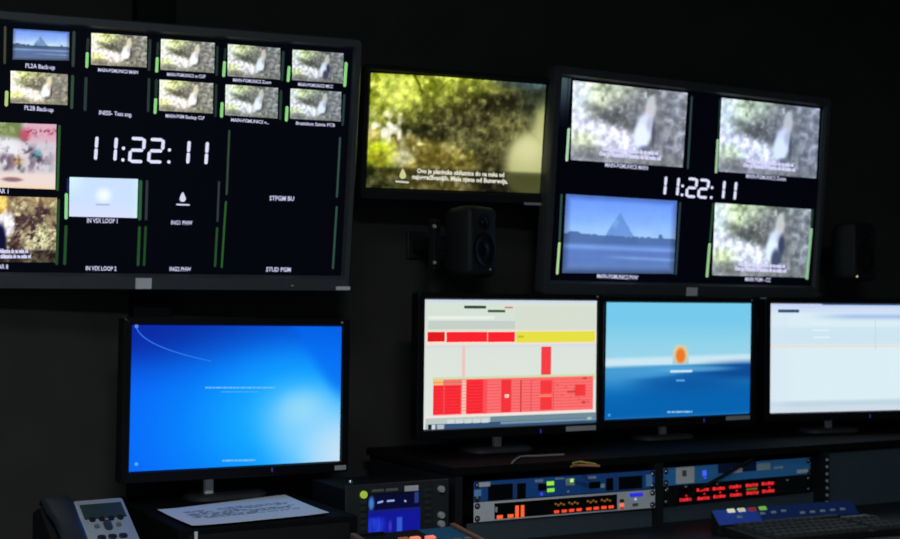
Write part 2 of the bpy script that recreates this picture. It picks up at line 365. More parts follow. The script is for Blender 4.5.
def web_page(u, v):
    img = full(u, C(218, 238, 246)); img = over(img, C(196, 212, 244), sm(.08, .02, v)); img = over(img, C(164, 192, 234), np.exp(-((v - .115) / .025) ** 2) * sm(.2, .6, u)); img = over(img, C(206, 222, 246), np.exp(-((v - .06) / .02) ** 2))
    img = over(img, C(200, 226, 240), sm(.19, .24, v) * sm(.40, .36, v) * .7); img = over(img, C(192, 214, 226), sm(.885, .91, v)); img = over(img, C(206, 220, 232), sm(.94, .955, v)); img = over(img, C(214, 228, 240), sm(.2, .0, u) * .5)
    return img

# ------------------------------------------------------------------ materials
BLACK = mat('black_plastic', (.011, .0115, .0125), .6, spec=.2)
MATTE = mat('matte_black_board', (.006, .006, .0065), .85, spec=.06)
BEZEL = mat('charcoal_bezel', (.052, .056, .062), .40, spec=.5)
GLOSS = mat('gloss_black', (.006, .006, .007), .35, spec=.2)
SATIN = mat('satin_black_metal', (.012, .013, .015), .5, .2)
WALLM = mat('dark_wall_paint', (.043, .041, .036), .85, spec=.15, grain=.25, gscale=9, bump=.2)
CEILM = mat('grey_ceiling', (.30, .31, .32), .9, spec=.1, grain=.2, gscale=6)
FLOORM = mat('grey_carpet', (.12, .125, .135), .95, spec=.05, grain=.4, gscale=220, bump=.6)
DESKM = mat('dark_desk_laminate', (.014, .016, .02), .5, spec=.3, grain=.2, gscale=30)
PANELM = mat('slate_blank_panel', (.055, .082, .100), .5, .1, grain=.15)
SILVER = mat('silver_badge', (.80, .81, .82), .5, .0)
DULL = mat('dull_silver', (.45, .45, .46), .5, .0)
CHROME = mat('bright_screw', (.6, .6, .6), .25, .9)
OFF = mat('unlit_display', (.0010, .0011, .0018), .45, spec=.08, emit=rgb(2, 3, 11), strength=1)
WHITE = glow(222, 224, 250)
CAPT = glow(206, 206, 240)
DIMW = glow(140, 144, 160)
PAPER = mat('white_paper', (.82, .84, .90), .8, spec=.2, grain=.04)

# ------------------------------------------------------------------ the room
YW = 28.5
WALL = ground_frame(-.767, 3.0, 0, YW)           # x along the monitor wall, y into it
def struct(name, bm, m, M=WALL, **k): return tag(obj(name, bm, m, None, M, **k), kind='structure')
struct('wall_back', B(-3.2, 4.2, 0, .12, 0, 2.75), WALLM)
ROOMW = mat('grey_room_paint', (.30, .31, .32), .85, spec=.15, grain=.1, gscale=9)
struct('wall_left', B(-3.32, -3.2, -5.2, .12, 0, 2.75), ROOMW)
struct('wall_right', B(4.2, 4.32, -5.2, .12, 0, 2.75), ROOMW)
struct('wall_front', B(-3.32, 4.32, -5.32, -5.2, 0, 2.75), ROOMW)
struct('floor', B(-3.32, 4.32, -5.32, .12, -.1, 0), FLOORM)
struct('ceiling', B(-3.32, 4.32, -5.32, .12, 2.75, 2.85), CEILM)
struct('baseboard_back', B(-3.2, 4.2, -.015, 0, 0, .09), BLACK)
for LP, lab in zip(LAMPS, ('dim square ceiling light above the left end of the desk', 'added fill light in a square ceiling housing, unseen behind the viewer')):
    CLM = Matrix.Translation((LP.x, LP.y, 2.75)); lm = thing('unseen_ceiling_light', CLM, lab, 'ceiling light')  # the second housing belongs to the added fill
    bm = bmesh.new()
    loft(bm, [rr(-.32, .32, -.32, .32, .02, 0, 3), rr(-.32, .32, -.32, .32, .02, -.09, 3), rr(-.285, .285, -.285, .285, .015, -.09, 3), rr(-.285, .285, -.285, .285, .015, -.03, 3)])
    obj('housing', bm, SATIN, lm, CLM)

# mounting post behind the left television, floor to ceiling
post = thing('mounting_post', WALL @ Matrix.Translation((.02, 0, 0)), 'black upright post on the wall behind the left wide television', 'post')
bm = B(-.045, .045, -.05, -.001, 0, 2.75); obj('column', bm, mat('post_black', (.006, .006, .006), .7, spec=.2), post, WALL @ Matrix.Translation((.07, 0, 0)), bevel=.003)

# ------------------------------------------------------------------ televisions
def wall_y(x): return 3.0 + (x + .767) * math.tan(R(YW))
def television(name, pose, W, H, bez, label, lip=.004, depth=.07, frame_mat=BEZEL, mounted=True):
    """bez = left, right, top, bottom border"""
    x, y, z, yaw, tilt, roll = pose
    M = face_frame(x, y, z, yaw, tilt, roll); face = Face(M, W, H)
    base = M @ Vector((0, -H / 2 - bez[3], 0))
    t = thing(name, ground_frame(base.x, base.y, base.z, yaw), label, 'television')
    x0, x1, y0, y1 = -W / 2, W / 2, -H / 2, H / 2; l, r, tp, b = bez
    bm = bmesh.new()
    loft(bm, [rr(x0 - l + .0, x1 + r, y0 - b, y1 + tp, .012, -depth * .45), rr(x0 - l, x1 + r, y0 - b, y1 + tp, .012, .006),
              rr(x0 - l + .003, x1 + r - .003, y0 - b + .003, y1 + tp - .003, .010, .010),
              rr(x0 - .006, x1 + .006, y0 - .007, y1 + .006, .003, .010), rr(x0, x1, y0, y1, .001, .0)], False, False)
    fr = obj('frame', bm, frame_mat, t, M, smooth=True)
    bm = bmesh.new()
    loft(bm, [rr(x0 - l, x1 + r, y0 - b, y1 + tp, .012, -depth * .45), rr(x0 + .02, x1 - .02, y0 + .02, y1 - .02, .02, -depth * .8), rr(x0 * .6, x1 * .6, y0 * .6, y1 * .6, .02, -depth)], False, True)
    obj('back_shell', bm, BLACK, t, M, smooth=True)
    scr = obj('screen', B(x0, x1, y0, y1, -.008, 0), OFF, t, M)
    # wall bracket: plate on the set, arm, plate on the wall
    p = M @ Vector((0, 0, -depth)); Wi = WALL.inverted() @ p
    bm = bmesh.new(); box(bm, Wi.x - .09, Wi.x + .09, Wi.z - .07, Wi.z + .07, 0, .012)
    bm2 = bmesh.new(); box(bm2, Wi.x - .09, Wi.x + .09, -.012, -.0005, Wi.z - .08, Wi.z + .08)
    box(bm2, Wi.x - .03, Wi.x + .03, Wi.y - .004, -.01, Wi.z - .03, Wi.z + .03)
    box(bm2, Wi.x - .07, Wi.x + .07, Wi.y + .002, Wi.y + .010, Wi.z - .06, Wi.z + .06)
    bm.free(); obj('wall_bracket', bm2, SATIN, t, WALL)
    return t, face, scr, M
def plate(name, face, x0, y0, x1, y1, parent, m, z=.0105, th=.0015, label=None):
    a, b = face.P(x0, y0, z), face.P(x1, y1, z)
    return obj(name, B(min(a[0], b[0]), max(a[0], b[0]), min(a[1], b[1]), max(a[1], b[1]), z - .0005, z + th), m, parent, face.M, bevel=.0006, label=label)
def meters(scr, face, lst, name='level_meter'):
    """the thin sound level bars between pictures: x0 at top, x1 at bottom, y0, y1, width, colour"""
    for x0, x1, y0, y1, w, c in lst:
        strokes(name, face, [(x0, y0 + w / 2, x1, y1 - w / 2)], w, scr, glow(*c))
LIT, DIM, DG, GR = (138, 214, 128), (34, 50, 46), (26, 58, 36), (44, 84, 44)

# --- left wide television
tv, F1, S1, M1 = television('wall_television', (-.6723, 2.8250, 1.6210, 21.6, 9.06, .17), .93, .5231, (.022, .020, .024, .036),
                            'largest wide charcoal television at upper left, split into many small pictures and a digital clock')
Q = {
 't1': [(13.4, 28.6), (69.2, 32), (69, 60.6), (12.6, 59.6)], 't2': [(10.6, 70.6), (67.8, 74.4), (67.4, 105), (10.4, 102.8)],
 't3': [(91.4, 32.8), (147, 36.6), (146.5, 67.4), (91, 64.6)], 't4': [(161, 38.8), (214.7, 43), (214, 73), (160.4, 69.6)],
 't5': [(228, 44), (280.2, 48.3), (280, 79.6), (227.4, 76)], 't6': [(292.6, 49.5), (343.4, 53.4), (343, 83.5), (292, 80)],
 't7': [(159.6, 79.5), (213.2, 83.4), (212.6, 113.5), (159, 110.5)], 't8': [(225.6, 84.4), (278, 88), (277.4, 118.5), (225, 115)],
 't9': [(290.6, 88.4), (341.2, 92), (340.6, 121.5), (290, 118.5)]}
picture('video_tile', F1, Q['t1'], mountain(0, 1.0), S1, 56, 32)
picture('video_tile', F1, Q['t2'], woodland(3, pale=.12, tint=(1.06, 1.05, .96)), S1, 64, 40)
picture('video_tile', F1, Q['t3'], woodland(5, pale=.1, tint=(1.03, 1.03, .96)), S1, 64, 40)
picture('video_tile', F1, Q['t4'], woodland(5, pale=.15, tint=(1, 1.02, .98)), S1, 64, 40)
picture('video_tile', F1, Q['t5'], woodland(5, pale=.18, tint=(.95, .99, .99), shade=.96), S1, 64, 40)
picture('video_tile', F1, Q['t6'], woodland(5, pale=.18, dark_arm=True, tint=(.93, .98, 1.), shade=.94), S1, 64, 40)
picture('video_tile', F1, Q['t7'], woodland(5, pale=.14, tint=(1.03, 1.04, .97)), S1, 64, 40)
picture('video_tile', F1, Q['t8'], woodland(5, pale=.24, tint=(.95, 1., 1.), shade=.97), S1, 64, 40)
picture('video_tile', F1, Q['t9'], woodland(5, pale=.28, tint=(.93, .99, 1.02), shade=.95), S1, 64, 40)
def ext(a, b, c, d, k=.8):                        # picture running off the left of the frame
    return [(a[0] - k * (b[0] - a[0]), a[1] - k * (b[1] - a[1])), b, c, (d[0] - k * (c[0] - d[0]), d[1] - k * (c[1] - d[1]))]
picture('video_tile', F1, ext((0, 122.4), (56.4, 124.4), (55.2, 189.4), (0, 187.4)), street, S1, 80, 50)
picture('video_tile', F1, ext((0, 196), (57, 197.8), (55.2, 262.4), (0, 262)), thicket, S1, 80, 50)
picture('video_tile', F1, [(69.6, 177), (138, 179), (137, 218), (69, 216.4)], loop_card, S1, 40, 28)
for s, x0, x1, y, y1, h in (('PL2A Back-up', 25.5, 55, 65.4, 67.4, 4.4), ('PL2B Back-up', 24.5, 53.5, 107.6, 109.8, 4.4),
        ('MAIN-PGMUNICS MAIN', 98, 138, 69.7, 72.4, 3.4), ('MAIN-PGMUNICS vs COP', 167, 205.5, 74.2, 76.6, 3.4), ('MAIN-PGMUNICS Zoom', 233, 271, 79.8, 82.4, 3.3),
        ('MAIN-PGMUNICS MCC', 298, 333, 84.2, 86.6, 3.3), ('INES5- Test sng.', 99, 132, 112.4, 114.6, 4.2), ('MAIN-PGM Backup CLP', 165.5, 204.5, 115.6, 118, 3.4),
        ('MAIN-PGMUNICS n...', 231, 269, 119.7, 122.4, 3.2), ('Bratislava Saints PCB', 296, 335, 123, 125.2, 3.2), ('AR 1', -2, 8.4, 190.8, 191.2, 4.6), ('AR 8', -2, 8.2, 266.4, 266.6, 4.6),
        ('IN VSX LOOP 1', 87, 117.5, 220.3, 221, 4.6), ('IN VSX LOOP 2', 85.8, 116.4, 268, 268.6, 4.4), ('ING1 PHW', 171, 192.4, 222.4, 222.9, 4.2), ('ING2 PHW', 169.6, 191, 268.8, 269.2, 4.2),
        ('STPGM BU', 269.5, 294, 198, 198.6, 4.6), ('STUD PGM', 266, 290.6, 269.2, 269.6, 4.4)):
    text('caption', F1, s, x0, x1, y, h, S1, CAPT, y1=y1)
def drop(face, cx, cy, h, parent, m):
    bm = bmesh.new(); pts = []
    for k in range(24):
        a = 2 * PI * k / 24; r = h * .3
        x = cx + r * math.sin(a) * (1 if math.cos(a) < 0 else (1 - .55 * math.cos(a) ** 1.2)); y = cy + h * .18 - (r * math.cos(a) if math.cos(a) < 0 else r * 2.1 * math.cos(a))
        pts.append((*face.P(x, y), .0012))
    bm.faces.new([bm.verts.new(p) for p in pts]); return obj('drop_logo', bm, m, parent, face.M)
strokes('logo_lettering', F1, [(177, 204.5, 189, 204.9)], 1.6, S1, CAPT)
drop(F1, 182.6, 196.8, 10.5, S1, glow(214, 214, 240))
def clock(face, ones, twos, dots, w, parent):
    for x, y0, y1, sl in ones:
        m = (y0 + y1) / 2
        strokes('clock_digit', face, [(x + sl, y0 + w / 2, x + sl * .15, m - w * .55), (x - sl * .15, m + w * .55, x - sl, y1 - w / 2)], w, parent, WHITE)
    for l, r, y0, y1, sl in twos:
        m = (y0 + y1) / 2; a = w * .75
        strokes('clock_digit', face, [(l + a + sl * 1.3, y0 + w / 2, r - a, y0 + w / 2 + .4), (r - .2, y0 + a + w * .3, r - sl * .8, m - a), (l + a + .4, m + .1, r - a - sl * .4, m + .3), (l + sl * .6, m + a, l, y1 - a - w * .3), (l + a, y1 - w / 2 - .3, r - a - sl * 1.4, y1 - w / 2)], w, parent, WHITE)
    for k in (0, 2): strokes('clock_colon', face, [(x, y, x, y + .2) for x, y in dots[k:k + 2]], w, parent, WHITE)
clock(F1, [(96.2, 136.6, 159.8, .7), (115.6, 137.6, 160.6, .7), (188.4, 141, 163.6, .7), (206.6, 142, 164.2, .7)],
      [(129.6, 144.4, 136.8, 163.2, .9), (148.6, 163.4, 137.8, 163.6, .9)], [(123.4, 148.2), (122.8, 159.8), (169.4, 149.8), (168.8, 161.8)], 3.3, S1)
meters(S1, F1, [(87.2, 86.8, 52, 68, 3, LIT), (157.2, 156.6, 57, 72.6, 3, LIT), (224.4, 223.6, 61, 77, 3, LIT), (289, 288, 66, 82, 3, LIT), (346, 344.6, 62, 87, 3, LIT),
    (6.8, 6.2, 90.5, 106.5, 3.4, (176, 206, 120)), (155.6, 155, 98, 114, 3, LIT), (222, 221.4, 102, 117.6, 3, LIT), (287, 286.2, 106, 121.6, 3, LIT), (66.4, 66, 193, 219.4, 3.2, (140, 214, 140)),
    (140.6, 139.6, 180, 220.4, 3.2, (34, 92, 58)), (147, 146, 180, 220.4, 2.6, (44, 46, 52)), (74, 73, 31, 67, 3, (40, 54, 50)), (72.6, 71.6, 75, 109, 3, (44, 70, 52)),
    (88, 87.4, 38, 51, 3, (20, 40, 34)), (86, 85, 77, 111, 3, DIM), (150, 149, 39, 71, 2.6, DIM), (149, 148, 78, 112, 2.6, DIM), (158, 157.4, 42, 56, 3, (20, 40, 34)), (156.4, 155.8, 79, 97, 3, (20, 44, 34)),
    (217.4, 216.6, 46, 76, 2.4, (24, 46, 40)), (216.2, 215.4, 84, 117, 2.4, (24, 46, 40)), (225.4, 224.6, 48, 60, 2.6, (20, 40, 34)), (283.2, 282, 51, 81, 2.6, (26, 56, 44)), (281, 280, 90, 120, 2.6, (26, 56, 44)),
    (344.2, 342.6, 94, 126, 2.2, (30, 58, 52)), (59.4, 57.4, 125, 191, 2.6, (34, 82, 34)), (58.6, 56.6, 199, 265, 2.8, (26, 66, 30)), (66, 64.6, 225, 265, 3, (28, 72, 32)), (68, 67.6, 178, 192, 2, (20, 26, 92)),
    (139.4, 138, 226, 266, 2.8, (24, 74, 28)), (145.6, 144, 226, 266, 2.4, (24, 66, 28)), (219, 217.4, 181, 222, 2, (46, 52, 54)), (217, 215, 227, 267, 2.2, (30, 74, 34)),
    (229.2, 226.6, 130, 195, 2, (46, 66, 52)), (225.8, 221.6, 201, 268, 2, (36, 88, 36)), (340, 336.8, 137, 197.6, 2, (46, 74, 62)), (336.6, 332.8, 206, 269, 2, (44, 76, 62)), (5.2, 4.6, 26, 64, 2.4, (58, 62, 36))])
plate('badge', F1, 135.6, 278, 151.4, 289, tv, SILVER, label='small silver badge')
plate('logo_strip', F1, 336, 286.4, 350, 290.2, tv, SILVER, label='pale maker lettering, too small to read')
plate('indicator', F1, 291, 285, 293.4, 286.4, tv, DULL)

for a in ((-22, 28, 250.8), (-22, 31, 256)): text('subtitle', F1, 'Ovo je planinska obilaznica do na neka od', a[0], a[1], a[2], 4.2, S1, glow(214, 214, 250), thick=.06)

# --- middle television
tv2, F2, S2, M2 = television('wall_television', (.0191, 3.2181, 1.7212, 26.2, 6.47, .76), .485, .2765, (.020, .019, .016, .030),
                             'small black television between the two wide ones, showing undergrowth with two subtitle lines', depth=.05, frame_mat=BLACK)
picture('video_picture', F2, [(371, 72.8), (546, 82.2), (539.6, 193.4), (366, 187.8)], ravine, S2, 170, 108)
SUB = glow(236, 234, 216)
text('subtitle', F2, 'Ovo je planinska obilaznica do na neka od', 417, 504, 170.6, 4.6, S2, SUB, y1=174.8, thick=.03)
text('subtitle', F2, 'najugrađivanijih. Mala njena od Bunerevija.', 412, 507.6, 176.4, 4.6, S2, SUB, y1=181.4, thick=.03)
drop(F2, 402.6, 173.6, 11, S2, glow(206, 204, 150)); strokes('logo_lettering', F2, [(396, 181.4, 408, 182.4)], 1.8, S2, glow(206, 206, 196))
plate('logo_strip', F2, 524, 202.4, 541, 205.4, tv2, DULL)

# --- right wide television
tv3, F3, S3, M3 = television('wall_television', (.6699, 3.5541, 1.6215, 30.3, 5.14, -.11), .93, .5201, (.024, .022, .028, .038),
                             'wide charcoal television at upper right with four large pictures around a digital clock')
picture('video_tile', F3, [(573, 80.6), (687.4, 93), (682.6, 167.4), (570.6, 159.8)], woodland(5, pale=.34, tint=(.93, .97, 1.05), shade=1.0), S3, 110, 72)
picture('video_tile', F3, [(721.6, 97.8), (819.6, 108.8), (816, 178.4), (718, 171.4)], woodland(5, pale=.38, tint=(.88, .95, 1.06), shade=.98), S3, 110, 72)
picture('video_tile', F3, [(566, 194), (677, 200.8), (673.6, 273.8), (562, 273)], mountain(.85, 1.08), S3, 110, 72)
picture('video_tile', F3, [(715, 202.8), (811, 209.4), (807.4, 277.6), (712, 275.2)], woodland(5, pale=.26, dark_arm=True, tint=(.90, .97, 1.03), shade=1.0), S3, 110, 72)
for s, x0, x1, y, y1, h in (('MAIN-PGMUNICS MAIN', 605, 647.6, 164.6, 168, 4.2), ('MAIN-PGMUNICS Zoom', 746, 785.6, 175.8, 179, 4), ('MAIN-PGMUNICS PVW', 597, 638, 275.8, 277.6, 4.2), ('MAIN PGM - CC', 745, 770.4, 279, 280, 4)):
    text('caption', F3, s, x0, x1, y, h, S3, CAPT, y1=y1)
SUBB = glow(214, 214, 250)
for a in ((602, 658, 148.4, 153), (599, 660.6, 153.2, 158.4)): text('subtitle', F3, 'Ovo je planinska obilaznica do na neka od', a[0], a[1], a[2], 4, S3, SUBB, y1=a[3], thick=.09)
for a in ((746, 793.4, 160.4, 165), (743, 795, 164.8, 169.6)): text('subtitle', F3, 'Ovo je planinska obilaznica do na neka od', a[0], a[1], a[2], 3.8, S3, SUBB, y1=a[3], thick=.09)
for a in ((738, 785, 263.6, 266), (734.6, 786, 268.2, 270.6)): text('subtitle', F3, 'Ovo je planinska obilaznica do na neka od', a[0], a[1], a[2], 3.8, S3, SUBB, y1=a[3], thick=.09)
clock(F3, [(665.2, 176.6, 194.6, .7), (677.8, 177.8, 195.4, .7), (723.6, 181, 198.4, .7), (735.2, 182, 199.6, .7)],
      [(686.4, 696.8, 177.4, 198, .9), (698.2, 708.6, 178.6, 198.8, .9)], [(682.4, 185.8), (681.8, 194.8), (711.8, 187.6), (711, 197.4)], 2.7, S3)
meters(S3, F3, [(568.6, 566.6, 128, 161.4, 2.6, (176, 216, 176)), (717.6, 715.8, 139, 173.4, 2.4, (150, 196, 150)), (559.2, 557, 242, 274.4, 2.4, (178, 216, 150)), (709.4, 706.8, 243, 277.4, 2.6, (150, 200, 140)), (811, 806.6, 228, 279.6, 2.8, (140, 190, 150)),
    (691.6, 687.6, 96, 169, 2, (44, 66, 70)), (823, 819, 110, 180, 2, (26, 42, 46)), (720, 718.4, 99, 138, 2, (24, 50, 44)), (561.4, 559.4, 194, 241, 2, (46, 76, 70)), (680, 675.6, 202, 275, 2, (40, 60, 66)), (713, 709.8, 203, 242, 2, (34, 70, 48)), (812.4, 811.2, 209, 227, 2, (30, 60, 46))])
picture('level_column', F3, [(562, 77.4), (571, 78.6), (567.4, 128), (558.6, 126)], lambda u, v: over(full(u, C(4, 6, 16)), C(84, 106, 112), sm(1.02, .0, v) * (.8 - .3 * np.exp(-((u - .75) / .12) ** 2))), S3, 10, 20)
plate('badge', F3, 686.6, 287.4, 697, 296, tv3, SILVER, label='small silver badge')
plate('logo_strip', F3, 811, 293.2, 820.4, 295.8, tv3, mat('dim_lettering', (.08, .08, .085), .5))

# ------------------------------------------------------------------ desk and equipment bridge
DESK_Z = .78
DF = ground_frame(.27, 2.947, 0, 29)              # x along the desk, y away from the operator
desk = thing('control_desk', DF, 'long dark laminate control desk under all the equipment', 'desk')
obj('desktop', B(-1.55, 1.95, -.85, .44, DESK_Z - .04, DESK_Z), DESKM, desk, DF, bevel=.004)
for x in (-1.5, .2, 1.87): obj('leg_panel', B(x, x + .04, -.75, .42, .0, DESK_Z - .04), DESKM, desk, DF)
obj('modesty_panel', B(-1.46, 1.87, .38, .40, .15, DESK_Z - .04), DESKM, desk, DF)

BR_T, BR_B = .948, .930
br = thing('equipment_bridge', DF @ Matrix.Translation((.4, 0, DESK_Z)), 'black shelf bridge along the desk holding rack units under three monitors', 'shelf')
obj('top_board', B(-.296, 1.95, .0, .44, BR_B, BR_T), MATTE, br, DF, bevel=.002)
for i, x in enumerate((-.290, .2475, .79, 1.34, 1.932)): obj('upright', B(x, x + (.018 if i != 1 else .026), .004, .43, DESK_Z, BR_B), SATIN, br, DF)
obj('back_panel', B(-.27, 1.93, .43, .44, DESK_Z, BR_B), BLACK, br, DF)
obj('blank_panel', B(-.256, .246, .012, .016, DESK_Z, .8235), PANELM, br, DF)
obj('blank_panel', B(.275, .788, .040, .044, DESK_Z, .8225), PANELM, br, DF)
obj('blank_panel', B(.81, 1.338, .020, .026, DESK_Z, .925), PANELM, br, DF, bevel=.002)
obj('blank_panel', B(1.36, 1.93, .020, .026, DESK_Z, .925), PANELM, br, DF, bevel=.002)
for k in range(7):
    bm = bmesh.new(); lathe(bm, [(.004, -.001), (.004, .003), (.0015, .0045)], 0, 0, 8)
    obj('rail_screw', bm, DULL, br, DF @ Matrix.Translation((.799, .004, .80 + .018 * k)) @ Matrix.Rotation(PI / 2, 4, 'X'))

# ------------------------------------------------------------------ desk monitors
def monitor(pose, surf, label, led, neck_x=0., badge=None):
    x, y, z, yaw, tilt, roll = pose; W, H = .474, .2963
    M = face_frame(x, y, z, yaw, tilt, roll); face = Face(M, W, H)
    back = M @ Vector((0, 0, -.075)); base = ground_frame(back.x, back.y, surf, yaw)
    t = thing('desktop_monitor', base, label, 'monitor', 'wide desk monitors on the console')
    x0, x1, y0, y1 = -W / 2, W / 2, -H / 2, H / 2; l = r = .019; tp = .016; b = .024
    bm = bmesh.new()
    loft(bm, [rr(x0 - l, x1 + r, y0 - b, y1 + tp, .006, -.028), rr(x0 - l, x1 + r, y0 - b, y1 + tp, .006, .004), rr(x0 - l + .002, x1 + r - .002, y0 - b + .002, y1 + tp - .002, .005, .006),
              rr(x0 - .003, x1 + .003, y0 - .003, y1 + .003, .001, .006), rr(x0, x1, y0, y1, .0005, 0)], False, False)
    obj('frame', bm, GLOSS, t, M, smooth=True)
    bm = bmesh.new()
    loft(bm, [rr(x0 - l, x1 + r, y0 - b, y1 + tp, .006, -.028), rr(x0 + .05, x1 - .05, y0 + .03, y1 - .03, .03, -.045), rr(-.1, .1, -.09, .08, .02, -.055)], False, True)
    obj('back_shell', bm, BLACK, t, M, smooth=True)
    scr = obj('screen', B(x0, x1, y0, y1, -.006, 0), OFF, t, M)
    hz = z - surf                                 # stand: neck behind the panel, oval foot
    Bm = ground_frame(back.x, back.y, surf, yaw)
    bm = bmesh.new(); loft(bm, [rr(neck_x - .010, neck_x + .010, -.008, .008, .004, .009, 3), rr(neck_x - .009, neck_x + .009, -.008, .008, .004, hz - .02, 3)])
    obj('stand_neck', bm, SILVER, t, Bm, smooth=True, label='silver stand neck')
    bm = bmesh.new(); loft(bm, [rr(-.09, .09, -.046, .055, .04, 0), rr(-.09, .09, -.046, .055, .04, .007), rr(-.083, .083, -.04, .05, .038, .011)])
    obj('stand_foot', bm, mat('foot_grey', (.035, .037, .04), .5), t, Bm, smooth=True)
    lx, ly = face.P(*led, .006)
    obj('power_light', B(lx - .0016, lx + .0016, ly - .005, ly + .004, .0055, .0072), glow(40, 44, 130), t, M, label='blue power light')
    if badge: plate('badge', face, *badge, t, DULL, z=.0065, label='pale printed strip')
    return t, face, scr, M
FULL = lambda f: [(-f.w / 2, f.h / 2), (f.w / 2, f.h / 2), (f.w / 2, -f.h / 2), (-f.w / 2, -f.h / 2)]
BOX_T = .880
m1, G1, D1, _ = monitor((-.4427, 2.7598, 1.1029, 31.5, -.28, -.6), BOX_T, 'desk monitor with a plain glowing blue desktop, on the black case left of the others', (272, 469.5), -.040, (334.6, 465.6, 345.8, 469.6))
picture('desktop_picture', G1, FULL(G1), blue_desktop, D1, 70, 46, local=True)
strokes('light_streak', G1, [(136.5 + t * 14 + t * t * 60, 328 + 38 * t - 5 * t * t, 136.5 + (t + .1) * 14 + (t + .1) ** 2 * 60, 328 + 38 * (t + .1) - 5 * (t + .1) ** 2) for t in np.arange(0, 1, .1)], 1.1, D1, glow(40, 118, 232), z=.0007)
strokes('desktop_dot', G1, [(136.4, 326.2, 136.4, 326.3)], 4, D1, glow(92, 130, 226)); strokes('desktop_dot', G1, [(136.2, 464, 136.2, 464.1)], 3.6, D1, glow(80, 172, 255))
rnd = random.Random(4)
def dashes(name, face, x0, x1, y, h, c, parent, y1=None, z=.0009):
    it = []; x = x0; y1 = y if y1 is None else y1
    while x < x1:
        w = rnd.uniform(2, 6); yy = y + (y1 - y) * (x - x0) / (x1 - x0); it.append((x, yy - h / 2, min(x + w, x1), yy + h / 2, c)); x += w + rnd.uniform(.5, 1.1)
    return flats(name, face, it, parent, z)
dashes('desktop_lettering', G1, 205, 275, 387.6, 1.5, (104, 190, 252), D1); dashes('desktop_lettering', G1, 221, 258, 391.8, 1, (70, 172, 252), D1)
dashes('desktop_lettering', G1, 222, 255, 460.6, 1.6, (112, 190, 250), D1, y1=460)

m2, G2, D2, _ = monitor((.1511, 3.0779, 1.162, 28.4, .61, 0), BR_T, 'desk monitor showing a spreadsheet with red blocks and one yellow bar', (540.6, 431), 0, (566, 426.6, 595.6, 430))
def sheet(u, v): return full(u, C(220, 228, 220)) + (.03 * (v - .5))[..., None]
picture('desktop_picture', G2, FULL(G2), sheet, D2, 8, 8, local=True)
RED, SAL, YEL = (250, 34, 46), (252, 112, 112), (230, 224, 66)
it = [(424.6, 299.6, 597, 303, (206, 216, 238)), (427, 304, 515, 330, (214, 226, 214)), (428, 315.8, 494.4, 319.4, (232, 238, 226)), (428, 321, 515, 329, (196, 208, 200)), (515, 306, 595, 330, (214, 222, 208)),
      (426.4, 330.8, 596, 343.6, (246, 226, 206)), (427.4, 332, 444.6, 341.6, (226, 24, 30)), (446.4, 332, 487, 341.8, RED), (487.6, 332, 514.6, 341.8, RED), (516, 331.6, 594.6, 341.8, YEL), (517.4, 335.6, 523.6, 337.6, (196, 186, 40)),
      (464, 305.6, 485.8, 308.6, (48, 74, 54)), (487.6, 309.8, 505, 312.4, (64, 88, 44)), (504.4, 306.6, 512.6, 308.4, (214, 130, 124)),
      (424.8, 345, 596, 346.6, (216, 222, 224)), (462, 346, 464.6, 378, (240, 196, 188)), (541, 346.6, 550.6, 376.6, (246, 62, 68)),
      (432.6, 377.4, 595, 379.6, (206, 222, 176)), row(G2, 433, 592.6, 379.8, 35.8, SAL), (433, 379.6, 443, 385, (248, 190, 118)), (443, 381, 463, 384.4, (232, 128, 110)), (433, 385.6, 460.4, 413.4, RED), (461.6, 380, 465.6, 415.6, (252, 196, 180)), (466, 380, 482.8, 413, RED), (482.8, 380, 486.6, 414, (250, 84, 88)),
      (501, 379.6, 510.6, 412, (248, 44, 52)), (540, 380.6, 551.4, 409.4, (250, 52, 56)), (539, 394.2, 551.4, 396.6, (248, 140, 110)), (504.4, 394.4, 508.6, 397.6, (255, 226, 210)), (574.6, 384.4, 585, 395.6, (248, 50, 56)), (566.6, 390.6, 576, 392.4, (200, 60, 60)),
      (520, 379.8, 520.9, 412, (190, 52, 56)), (530.4, 379.8, 531, 411, (222, 84, 84)), (552.6, 379.8, 553.2, 410, (222, 84, 84)), (443.2, 385.6, 444, 413.4, (240, 84, 84)), (581, 401, 585, 403.6, (216, 60, 60)), (582, 377.6, 586.6, 379, (150, 60, 50))]
for k in range(10): it.append(row(G2, 433, 591.6, 382.4 + 3.2 * k, .55, (232, 74, 78)))
for k in range(8): xx = 556 + 4.3 * k; it.append((xx, 384 + 2.1 * (k * 5 % 9), xx + 1.8, 385.2 + 2.1 * (k * 5 % 9), (214, 86, 82)))
it += [row(G2, 425, 595, 416, 2.2, (246, 226, 220)), row(G2, 425, 489, 418.6, 6, (188, 200, 198)), row(G2, 489.5, 595.4, 416.4, 5.6, (112, 140, 152)), row(G2, 425, 595.4, 424.6, 5.2, (50, 84, 122)), row(G2, 500, 595.4, 421.8, 2.2, (120, 150, 168))]
for k in range(5): it.append((446.6 + 8.6 * k, 419.4 - .25 * k, 453.6 + 8.6 * k, 423.4 - .25 * k, (206, 216, 214)))
it += [(424.6, 424.8, 427.4, 429.2, (178, 190, 192)), (427.6, 424.8, 431, 429.2, (20, 26, 30)), (431, 424.8, 434.6, 429.2, (206, 216, 216)), (436.4, 424.6, 443.4, 428.8, (178, 186, 196)), (586.6, 416.8, 590.6, 419.6, (170, 190, 190))]
flats('application_window', G2, it, D2)

